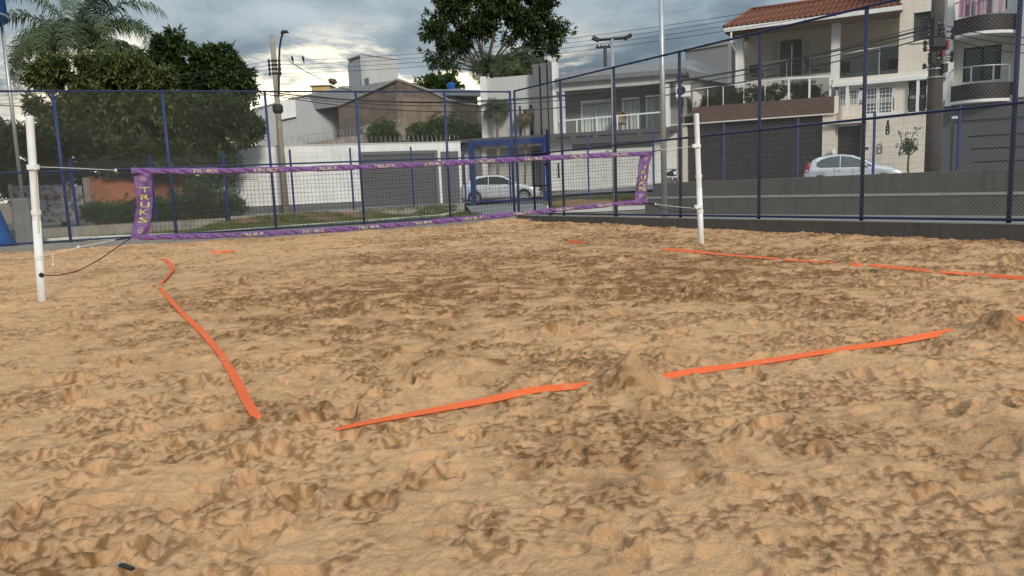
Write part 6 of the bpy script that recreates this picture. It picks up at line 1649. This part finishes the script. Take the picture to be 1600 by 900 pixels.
def car(name, label, loc, rz, pnt, prof, belt, L, W, wheels, wins, wr=.31, spokes=10, tail=None, glass=None):
    """prof: roofline (x,z) from tail to nose; belt: waist line; the front points to +x and the near side is -y"""
    root = thing(name, label, 'car', loc, rz)
    px = [p[0] for p in prof]; pz = [p[1] for p in prof]; bx = [p[0] for p in belt]; bz_ = [p[1] for p in belt]
    xs = np.unique(np.concatenate([np.linspace(0, L, 90), px]))
    top = lambda x: float(np.interp(x, px, pz)); bl = lambda x: min(float(np.interp(x, bx, bz_)), top(x) - .035)
    def hw(x):
        e = min(x, L - x); return W / 2 * (1 - .20 * max(0, 1 - e / .55) ** 2.2)
    def low(x):
        z = .20 + .06 * max(0, 1 - x / .5) + .03 * max(0, 1 - (L - x) / .4)
        for c in wheels:
            q = (wr + .065) ** 2 - (x - c) ** 2
            if q > 0: z = max(z, wr - .01 + math.sqrt(q))
        return z
    def roofw(x): return hw(x) * (1 - .27 * min(1, max(0, (top(x) - bl(x)) / .45)))
    def side(x, z):
        b, t = bl(x), top(x) - .05
        if z <= b or t <= b: return hw(x)
        return hw(x) + (roofw(x) - hw(x)) * min(1, (z - b) / (t - b))
    V = []; K = 0
    for x in xs:
        h, t, b, l, rw = hw(x), top(x), bl(x), low(x), roofw(x)
        half = [(0, t), (rw * .55, t - .006), (rw * .88, t - .022), (rw, t - .05), (h * .985, b), (h, b - .06), (h * 1.012, max(l + .02, min(b - .1, .62))), (h * .995, max(l + .01, .42)), (h * .965, l), (h * .8, l), (0, min(l, .24))]
        ring = [(x, -y, z) for y, z in half] + [(x, y, z) for y, z in reversed(half[1:-1])]
        K = len(ring); V += ring
    n = len(xs); fs = []
    for i in range(n - 1):
        for j in range(K): q = (j + 1) % K; fs.append((i * K + j, i * K + q, (i + 1) * K + q, (i + 1) * K + j))
    fs += [tuple(range(K - 1, -1, -1)), tuple((n - 1) * K + j for j in range(K))]
    body = MB().add(V, fs).build('body', pnt, root, True)
    MB().box(.1, L - .1, -W * .36, W * .36, .16, .26).build('underbody', M_trim, root)
    for c in wheels: MB().box(c - wr - .05, c + wr + .05, -W / 2 + .26, W / 2 - .26, .1, wr * 2.05).build('wheel_well', M_trim, root)
    # windows: follow the side of the body
    for poly in wins:
        for sg in (-1, 1):
            m = 20; xa, xb = min(p[0] for p in poly), max(p[0] for p in poly); up = sorted([p for p in poly if p[2]], key=lambda p: p[0]); dn = sorted([p for p in poly if not p[2]], key=lambda p: p[0])
            Q = []
            for i in range(m + 1):
                x = xa + (xb - xa) * i / m; zu = float(np.interp(x, [p[0] for p in up], [p[1] for p in up])); zd = float(np.interp(x, [p[0] for p in dn], [p[1] for p in dn]))
                for k in range(4):
                    z = zd + (max(zu, zd + .004) - zd) * k / 3; Q.append((x, sg * (side(x, z) + .007), z))
            f_ = [(i * 4 + k, i * 4 + 4 + k, i * 4 + 5 + k, i * 4 + 1 + k) for i in range(m) for k in range(3)]
            MB().add(Q, f_ if sg < 0 else [t[::-1] for t in f_]).build('side_window', glass or M_carglass, root, True)
    # windscreen and rear glass
    for a, b, nm in ((prof[-5], prof[-4], 'windscreen'),) if False else ():
        pass
    for c in wheels:
        for sg in (-1, 1):
            y0 = sg * (W / 2 - .19); y1 = sg * (W / 2 - .008); ya, yb = min(y0, y1), max(y0, y1)
            w = MB().disc_y(c, ya, yb, wr, wr, 28).build('wheel', M_tyre, root)
            mb = MB(); mb.disc_y(c, (ya - .004 if sg < 0 else yb + .001), (ya - .001 if sg < 0 else yb + .004), wr, wr * .68, 24); mb.build('wheel_recess', M_trim, w)
            mb = MB(); yf0, yf1 = (ya - .02, ya - .005) if sg < 0 else (yb + .005, yb + .02)
            for k in range(spokes):
                a = 2 * PI * k / spokes; da = .11; mb.prism([(c + rr * math.cos(a + d), wr + rr * math.sin(a + d)) for rr, d in ((.05, -.4), (wr * .68, -da), (wr * .68, da), (.05, .4))], yf0, yf1)
            for k in range(24):
                a0, a1 = 2 * PI * k / 24, 2 * PI * (k + 1) / 24; mb.prism([(c + rr * math.cos(a), wr + rr * math.sin(a)) for rr, a in ((wr * .64, a0), (wr * .73, a0), (wr * .73, a1), (wr * .64, a1))], yf0 - .002, yf1 - .001)
            mb.disc_y(c, yf0 - .004, yf1, wr, .055, 12); mb.build('rim', M_rim, w)
    for sg in (-1, 1):
        # lamps, mirrors, handles, sill
        if tail:
            Q = [(x, sg * (side(x, z) + .010), z) for x, z in tail]; o = [(x, y + sg * -.05, z) for x, y, z in Q]; k = len(Q)
            back = [(-.012, sg * (hw(0.05) * .62), z) for x, z in tail[:2]]
            MB().add(Q, [tuple(range(k)) if sg < 0 else tuple(range(k - 1, -1, -1))]).build('tail_lamp', M_red, root)
        hx = L - .42; MB().add([(L - .55, sg * (side(L - .55, .70) + .01), .76), (L - .10, sg * (hw(L - .1) * .99 + .012), .62), (L - .03, sg * (hw(L - .02) * .72), .66), (L - .14, sg * (hw(L - .14) * .80), .75), (L - .30, sg * (hw(L - .3) * .98 + .006), .64)], [(0, 4, 1, 2, 3)] if sg < 0 else [(3, 2, 1, 4, 0)]).build('headlight', M_lampglass, root)
        mx_ = wins[0][-1][0] if False else None
        x0 = max(p[0] for w in wins for p in w) - .34; zb_ = bl(x0) + .07
        MB().add([(x0 - .02, sg * (hw(x0) * .93), zb_ - .02), (x0 + .14, sg * (hw(x0) * .95), zb_ - .04), (x0 + .12, sg * (hw(x0) + .17), zb_ - .03), (x0, sg * (hw(x0) + .19), zb_ - .01), (x0 - .02, sg * (hw(x0) * .93), zb_ + .06), (x0 + .10, sg * (hw(x0) * .95), zb_ + .07), (x0 + .09, sg * (hw(x0) + .17), zb_ + .10), (x0, sg * (hw(x0) + .19), zb_ + .11)], [(0, 1, 2, 3), (7, 6, 5, 4), (0, 4, 5, 1), (1, 5, 6, 2), (2, 6, 7, 3), (3, 7, 4, 0)]).build('wing_mirror', pnt, root)
        for hxp in (L * .36, L * .585):
            z = bl(hxp) - .10; y = hw(hxp) + .008; MB().box(hxp - .09, hxp + .09, min(sg * y, sg * (y + .03)), max(sg * y, sg * (y + .03)), z - .016, z + .016).build('door_handle', pnt, root)
        y = hw(L / 2) * 1.006; MB().box(wheels[0] + wr + .1, wheels[1] - wr - .1, min(sg * (y - .03), sg * (y + .006)), max(sg * (y - .03), sg * (y + .006)), .215, .30).build('sill_trim', M_trim, root)
        # door gaps
        mb = MB()
        for xg in (L * .315, L * .50, L * .685):
            zz = np.linspace(max(.32, low(xg) + .02), bl(xg) - .01, 5)
            for a, b in zip(zz[:-1], zz[1:]): mb.quad(*[(x, sg * (hw(xg) * 1.013 + .003), z) for x, z in ((xg - .006, a), (xg + .006, a), (xg + .006, b), (xg - .006, b))])
        mb.build('door_gap', M_trim, root)
    # nose
    mb = MB(); mb.box(L - .06, L + .012, -hw(L) * .55, hw(L) * .55, .56, .64); mb.build('grille', M_trim, root)
    mb = MB(); mb.box(L - .08, L + .014, -hw(L) * .6, hw(L) * .6, .30, .44); mb.build('lower_grille', M_trim, root)
    # windscreen and tailgate glass as panels following the roofline
    def band(xa, xb, nm):
        Q = []; m = 8
        for i in range(m + 1):
            x = xa + (xb - xa) * i / m; w = roofw(x) * .84
            for u in (-1, -.5, 0, .5, 1): Q.append((x, w * u, top(x) + .008 - .016 * abs(u) ** 2))
        MB().add(Q, [(i * 5 + k, i * 5 + 5 + k, i * 5 + 6 + k, i * 5 + 1 + k) for i in range(m) for k in range(4)]).build(nm, glass or M_carglass, root, True)
    return root, band


def cars():
    # the grey hatchback standing side on by the house
    L, W = 4.06, 1.75
    prof = [(0, .62), (.02, .98), (.16, 1.06), (.50, 1.36), (.80, 1.45), (1.4, 1.485), (1.95, 1.47), (2.30, 1.40), (2.98, .99), (3.25, .95), (3.70, .84), (3.98, .68), (4.06, .50)]
    belt = [(0, .92), (1.0, .95), (2.9, .92), (4.06, .70)]
    wins = [[(.62, 1.0, 0), (1.40, .985, 0), (.70, 1.22, 1), (.95, 1.33, 1), (1.42, 1.39, 1)], [(1.46, .985, 0), (2.88, .965, 0), (1.46, 1.39, 1), (1.95, 1.375, 1), (2.25, 1.29, 1), (2.84, .985, 1)]]
    a = atY(724, 318, 39.6); b = atY(838, 311, 39.2); rz = math.atan2(b.y - a.y, b.x - a.x)
    r, band = car('parked_car', 'grey hatchback with dark windows parked side on in front of the grey house', (a.x, a.y + .9, float(zout(a.x, a.y)) + .02), rz, paint('silver_grey_paint', (.60, .61, .63)), prof, belt, L, W, (.70, 3.27), wins, .315, 10, [(.02, .96), (.30, .93), (.26, .80), (.03, .80)])
    band(2.34, 2.92, 'windscreen'); band(.17, .46, 'rear_window')
    # the white hatchback on the street on the right
    L = 3.95
    prof = [(0, .62), (.03, .88), (.10, .98), (.34, 1.34), (.55, 1.45), (1.0, 1.52), (1.5, 1.54), (1.95, 1.48), (2.4, 1.30), (2.92, 1.03), (3.35, .95), (3.75, .80), (3.92, .66), (3.95, .48)]
    belt = [(0, .90), (.9, .95), (2.8, .93), (3.95, .70)]
    wins = [[(.52, 1.06, 0), (.68, .99, 0), (1.45, .98, 0), (.52, 1.20, 1), (.70, 1.33, 1), (1.05, 1.43, 1), (1.45, 1.455, 1)], [(1.49, .98, 0), (2.76, .965, 0), (1.49, 1.455, 1), (1.85, 1.41, 1), (2.3, 1.25, 1), (2.72, .99, 1)]]
    a = atY(1268, 268, 33.4); b = atY(1412, 268, 31.8); rz = math.atan2(b.y - a.y, b.x - a.x); zc = atY(1322, 240, 32.6).z - 1.54
    r, band = car('parked_car', 'white hatchback on the street behind the concrete steps, in front of the cream house', (a.x, a.y + .7, zc), rz, paint('white_car_paint', (.66, .68, .70)), prof, belt, L, W, (.68, 3.12), wins, .30, 8, [(.05, 1.0), (.16, 1.24), (.30, 1.20), (.24, .95), (.20, .80), (.04, .80)], mat('clear_car_glass', (.06, .07, .07), .05, .1, 1, spec=.9))
    band(2.02, 2.80, 'windscreen'); band(.12, .32, 'rear_window')


cars()


def motorcycle():
    p = atY(1048, 285, 33.0); root = thing('motorcycle', 'dark motorcycle seen from the front behind the left end of the concrete steps', 'motorcycle', (p.x, p.y, .48), .15)
    for y in (-.55, .62):
        w = MB(); n = 22; o = 0
        V = []
        for i in range(n):
            a = 2 * PI * i / n; c = Vector((0, math.cos(a), math.sin(a)))
            for j in range(6):
                b = 2 * PI * j / 6; V.append(tuple(c * (.27 + .045 * math.cos(b)) + Vector((.045 * math.sin(b), y, .31))))
        w.add(V, [(i * 6 + j, ((i + 1) % n) * 6 + j, ((i + 1) % n) * 6 + (j + 1) % 6, i * 6 + (j + 1) % 6) for i in range(n) for j in range(6)]); w.build('wheel', M_tyre, root, True)
    for x in (-.07, .07): MB().tube([(x, -.55, .31), (x, -.30, .95)], .022, 6).build('fork', M_steel, root)
    MB().lathe([(.02, -.14), (.13, -.10), (.15, .0), (.11, .12), (.02, .16)], 12, (0, -.36, .86)).build('fairing', M_trim, root, True)
    MB().disc_y(0, -.54, -.50, .86, .075, 14).build('headlight', M_lampface, root)
    MB().tube([(-.36, -.22, 1.04), (-.2, -.28, 1.02), (.2, -.28, 1.02), (.36, -.22, 1.04)], .016, 6).build('handlebar', M_trim, root)
    for s in (-1, 1):
        MB().tube([(s * .26, -.26, 1.03), (s * .34, -.26, 1.2)], .01, 5).build('mirror_stem', M_trim, root); MB().disc_y(s * .37, -.28, -.25, 1.24, .065, 12).build('mirror', M_trim, root)
    MB().lathe([(.04, -.12), (.15, -.06), (.16, .04), (.05, .11)], 12, (0, .02, .84)).build('fuel_tank', M_trim, root, True)
    MB().box(-.13, .13, .16, .75, .74, .82).build('seat', M_black, root); MB().box(-.12, .12, -.2, .35, .30, .68).build('engine', M_steel, root)
    MB().box(-.035, .035, -.86, -.30, .62, .66).build('mudguard', M_trim, root)


motorcycle()

# ================================================================ poles
M_polec = mat('pole_concrete', (.30, .255, .20), .9, .2, 3, .4, 20, streak=.4)
M_poledk = mat('dark_pole_concrete', (.072, .060, .055), .9, .25, 2.5, .5, 16, streak=.3)
def insulator(mb, p): mb.lathe([(.03, -.09), (.07, -.06), (.04, -.02), (.075, .02), (.045, .06), (.02, .09)], 8, p)


def street_pole():
    Y = 36; b = atY(447, 331, Y); t = atY(425, 55, Y); base = Vector((b.x, b.y, .15)); d = Vector((t.x - b.x, 0, t.z - .15))
    root = thing('street_lamp', 'leaning concrete power pole with a curved lamp arm in front of the white wall', 'utility pole', base); ax = lambda k: d * k
    k0 = .015
    mb = MB(); mb.tube([ax(-.05), ax(.5), ax(1)], [.165, .135, .105], 10); mb.build('pole', M_polec, root, True)
    zz = lambda y: (atY(430, y, Y).z - .15) / d.z
    P = [ax(zz(150)) + Vector((.14, -.12, 0))]
    for px, py in ((436, 120), (436, 95), (437, 75), (439, 62), (441, 54), (443, 50.5)): q = atY(px, py, Y - .2); P.append(q - base)
    MB().tube(P, .045, 7).build('lamp_arm', M_trim, root, True)
    q = P[-1]; MB().add([(q.x - .12, q.y - .12, q.z - .05), (q.x + .22, q.y - .12, q.z - .02), (q.x + .22, q.y + .12, q.z - .02), (q.x - .12, q.y + .12, q.z - .05), (q.x - .05, q.y - .07, q.z + .09), (q.x + .18, q.y - .06, q.z + .07), (q.x + .18, q.y + .06, q.z + .07), (q.x - .05, q.y + .07, q.z + .09)], [(3, 2, 1, 0), (4, 5, 6, 7), (0, 1, 5, 4), (1, 2, 6, 5), (2, 3, 7, 6), (3, 0, 4, 7)]).build('lamp_head', M_trim, root)
    for y in (95, 101.5, 108, 115):
        c = ax(zz(y)); MB().lathe([(.145, -.04), (.145, .04)], 12, c).build('pole_band', M_trim, root)
        for s in (-1, 1): mb = MB(); mb.tube([c + Vector((s * .1, 0, 0)), c + Vector((s * .24, 0, 0))], .015, 5); insulator(mb, c + Vector((s * .24, 0, 0))); mb.build('insulator', M_trim, root)
    for y in (144, 150): c = ax(zz(y)); MB().tube([c + Vector((-.3, -.13, 0)), c + Vector((.35, -.13, 0))], .03, 6).build('cross_arm', M_trim, root)
    c = ax(zz(170)); MB().lathe([(.16, -.22), (.24, -.14), (.25, .12), (.16, .2)], 10, c).build('cable_coil', M_trim, root, True)
    return base, ax, zz


SP = street_pole()


def right_pole():
    Y = 25.0; b = atY(1457, 268, Y); t = atY(1468, -60, Y); base = Vector((b.x, b.y, .3)); d = Vector((t.x - b.x, 0, t.z - .3))
    root = thing('utility_pole', 'thick dark concrete power pole cluttered with cables and boxes, in front of the cream house', 'utility pole', base); ax = lambda k: d * k
    zz = lambda y: (atY(1462, y, Y).z - .3) / d.z; k = Y / F
    mb = MB(); mb.tube([ax(-.08), ax(.3), ax(1)], [.25, .235, .17], 12); mb.build('pole', M_poledk, root, True)
    q = random.Random(3)
    for y in (38, 45, 52, 62, 84, 92, 108, 121):
        c = ax(zz(y)); MB().lathe([(.25, -.02), (.25, .02)], 12, c).build('pole_band', M_steel, root)
    for x0, x1, y0, y1, m, nm in ((1452, 1458, 82, 100, M_trim, 'junction_box'), (1455, 1462, 28, 58, M_trim, 'cable_box'), (1475, 1479, 64, 78, mat('red_fitting', (.22, .02, .02), .6), 'red_fitting'), (1468, 1473, 80, 90, mat('red_fitting', (.22, .02, .02), .6), 'red_fitting'), (1470, 1477, 100, 114, M_trim, 'cable_coil'), (1454, 1474, 60, 74, M_trim, 'splice_box')):
        a = atY(x0, y1, Y - .2) - base; c = atY(x1, y0, Y - .2) - base
        MB().box(a.x, c.x, -.36, -.12, a.z, c.z).build(nm, m, root)
    for i in range(9):
        y = 34 + i * 9; c = ax(zz(y)); s = q.choice((-1, 1)); mb = MB(); mb.tube([c + Vector((s * .2, -.1, 0)), c + Vector((s * .42, -.12, .03))], .018, 5); insulator(mb, c + Vector((s * .44, -.12, .05))); mb.build('insulator', M_trim, root)
    mb = MB()
    for i in range(14):
        y0 = q.uniform(20, 60); y1 = y0 + q.uniform(20, 60); o = q.uniform(-.22, .22); c0, c1 = ax(zz(y0)), ax(zz(y1)); mb.tube([c0 + Vector((o, -.25, 0)), (c0 + c1) / 2 + Vector((o + q.uniform(-.2, .2), -.33, 0)), c1 + Vector((o * .6, -.25, 0))], .014, 5)
    mb.build('loose_cables', M_trim, root)['kind'] = 'stuff'
    return base, ax, zz


RP = right_pole()


def steel_poles():
    Y = 20.6; b = atY(961, 333, Y); t = atY(956.5, 61, Y); base = Vector((b.x, b.y, .1)); d = Vector((t.x - b.x, 0, t.z - .1))
    root = thing('floodlight_pole', 'steel court floodlight pole with two lamps on a crossbar, behind the right fence', 'light pole', base)
    MB().tube([Vector((0, 0, -.1)), d], [.055, .048], 10).build('pole', M_steel, root, True)
    a0 = atY(934, 62.5, Y) - base; a1 = atY(978, 59.5, Y) - base; MB().tube([a0, a1], .035, 8).build('crossbar', M_trim, root, True)
    for p, s in ((a0, -1), (a1, 1)):
        c = Vector(p); MB().add([(c.x + s * u - .0, c.y + v, c.z + w) for u, v, w in ((-.02, -.1, -.05), (.16, -.1, .03), (.16, .1, .03), (-.02, .1, -.05), (-.04, -.08, .03), (.12, -.08, .11), (.12, .08, .11), (-.04, .08, .03))], [(3, 2, 1, 0), (4, 5, 6, 7), (0, 1, 5, 4), (1, 2, 6, 5), (2, 3, 7, 6), (3, 0, 4, 7)]).build('floodlight', M_trim, root)
    Y = 19.3; b = atY(1038.5, 342, Y); t = atY(1031, -120, Y); base = Vector((b.x, b.y, .1))
    root = thing('steel_mast', 'tall plain galvanised steel mast just behind the right fence, rising out of the picture', 'mast', base)
    MB().tube([Vector((0, 0, -.1)), Vector((t.x - b.x, 0, t.z - .1))], [.078, .060], 12).build('pole', M_steel, root, True); MB().box(-.16, .16, -.16, .16, -.1, .04).build('base_plate', M_conc, root)
    # left pole on its grey pedestal
    Y = 20.6; b = atY(35, 309, Y); t = atY(2, 30, Y); base = Vector((b.x, b.y, b.z))
    root = thing('floodlight_pole', 'slim steel pole standing on the grey concrete block beside the blue tower', 'light pole', base)
    MB().tube([Vector((0, 0, 0)), Vector((t.x - b.x, 0, t.z - b.z)) * 1.1], [.050, .042], 10).build('pole', M_steel, root, True)
    c = atY(37, 392, Y); root = thing('pedestal', 'grey concrete block carrying the steel pole beside the left net post', 'block', (b.x + .06, b.y, 0))
    MB().add([(sx * (.23 if z < 1 else .21), sy * .23, z) for z in (-.1, b.z) for sx, sy in ((-1, -1), (1, -1), (1, 1), (-1, 1))], [(0, 1, 5, 4), (1, 2, 6, 5), (2, 3, 7, 6), (3, 0, 4, 7), (4, 5, 6, 7)]).build('block_body', M_kerbgrey, root)
    # far pole on the skyline
    Y = 62; b = atY(946, 104, Y); base = Vector((b.x, b.y, .2)); t = atY(946, 71, Y)
    root = thing('utility_pole', 'small far power pole with a crossarm peeping over the grey roof', 'utility pole', base)
    MB().tube([Vector((0, 0, 0)), Vector((0, 0, t.z - .2))], .14, 8).build('pole', M_poledk, root, True); z = atY(946, 75, Y).z - .2; MB().box(-.75, .75, -.07, .07, z, z + .14).build('cross_arm', M_trim, root)
    for x in (-.6, -.3, .3, .6): mb = MB(); insulator(mb, (x, 0, z + .22)); mb.build('insulator', M_trim, root)


steel_poles()


def water_tower():
    Y = 20.0; c = atY(-46, 385, Y); root = thing('water_tower', 'blue metal water tower at the left edge, its flared foot and tank in view', 'water tower', (c.x, c.y, 0)); k = Y / F
    zt = atY(0, 38, Y).z; z1 = atY(15, 22, Y).z
    MB().lathe([(.10 + 1.05, .0), (.95, .35), (.70, 1.35), (.55, 2.2), (.52, zt - .5), (.55, zt - .3)], 28).build('column', M_tank, root, True)
    MB().lathe([(.56, zt - .55), (1.05, zt), (1.50, z1), (1.51, z1 + 3.2), (.9, z1 + 3.6), (.2, z1 + 3.9)], 28).build('tank', M_tank, root, True)
    MB().lathe([(1.4, z1 + .02), (1.535, z1 + .03), (1.535, z1 + .07), (1.4, z1 + .08)], 28).build('rim_seam', mat('pale_seam', (.35, .42, .5), .5), root, True)
    MB().lathe([(1.2, -.2), (1.2, .06)], 28).build('footing', M_concold, root)


water_tower()

# ================================================================ overhead wires and birds
def wire(name, label, a, b, sag, r=.012, m=None, group=None):
    a, b = Vector(a), Vector(b); n = 24; P = [a.lerp(b, i / n) - Vector((0, 0, sag * 4 * (i / n) * (1 - i / n))) for i in range(n + 1)]
    o = MB().tube([p - a for p in P], r, 4, False).build(name, m or M_trim, None, True); o.location = a
    return tag(o, label, 'wire', group)


def wires():
    base, ax, zz = SP; rank = ('topmost', 'second', 'third', 'lowest')
    for k, y in enumerate((95, 101.5, 108, 115)):
        c = base + ax(zz(y)); far = atY(-120, 150 + k * 6, 31)
        wire('power_line', f'{rank[k]} of the four bare wires running left from the lamp pole over trees', c + Vector((-.24, 0, 0)), far, .25, .0085, None, 'wires left of the lamp pole')
        q = atY(1180, 22 + k * 7.5, 27.5)
        wire('power_line', f'{rank[k]} of the four bare wires running right from the lamp pole past the tree', c + Vector((.24, 0, 0)), q + Vector((3.5, -1.2, .35)), .45, .0085, None, 'wires right of the lamp pole')
    # bundled phone cables between the two poles
    b2, ax2, zz2 = RP; q = atY(-150, 152, 31)
    c1 = base + ax(zz(147))
    for k, (dy, y2, r, lab) in enumerate(((0, 44, .030, 'thickest sagging phone cable strung between the lamp pole and the thick pole'), (2.5, 50, .016, 'thin phone cable just under the thickest one between the two power poles'), (-3, 38, .012, 'upper thin phone cable between the lamp pole and the thick pole'), (5, 58, .020, 'lowest phone cable between the lamp pole and the thick pole'))):
        wire('phone_cable', lab, base + ax(zz(147 + dy)) + Vector((.2, -.15, 0)), b2 + ax2(zz2(y2)) + Vector((-.25, -.1, 0)), 1.15 + .08 * k, r, None, 'phone cables between the two poles')
    wire('phone_cable', 'phone cable running left from the leaning lamp pole along the fence top', c1 + Vector((-.2, -.15, 0)), q, .5, .02)
    for k, y in enumerate((42, 50, 60)):
        wire('phone_cable', ('upper', 'middle', 'lower')[k] + ' phone cable running right from the thick pole past the curved balconies', b2 + ax2(zz2(y)) + Vector((.25, -.1, 0)), atY(1760, y + 2 + 7 * k, 20), .3, .014, None, 'phone cables right of the thick pole')
    wire('drop_wire', 'black service wire slanting down from the leaning lamp pole to the warehouse', base + ax(zz(97)) + Vector((.7, 0, 0)), atY(585, 147, 50), .35, .020)
    p = atY(520, 127, 43.5); o = MB().lathe([(.02, -.28), (.14, -.16), (.16, .12), (.03, .26)], 8).build('wire_splice', M_brown, None, True); o.location = p; o.rotation_euler = (0, 1.9, 0); tag(o, 'brown splice sleeve hanging on the service wire left of the white tower', 'splice')
    for px, lab in ((457, 'left of the two small dark birds on the top wire'), (474, 'right of the two small dark birds on the top wire')):
        p = atY(px, 94.2, 35.4); root = thing('bird', lab, 'bird', p, 0, 'birds on the wire')
        mb = MB(); mb.tube([(0, .10, -.14), (0, .06, -.02), (0, .0, .06), (0, -.03, .13), (0, -.05, .17), (0, -.10, .165)], [.012, .032, .055, .045, .032, .006], 8); mb.build('body', M_trim, root, True)


wires()
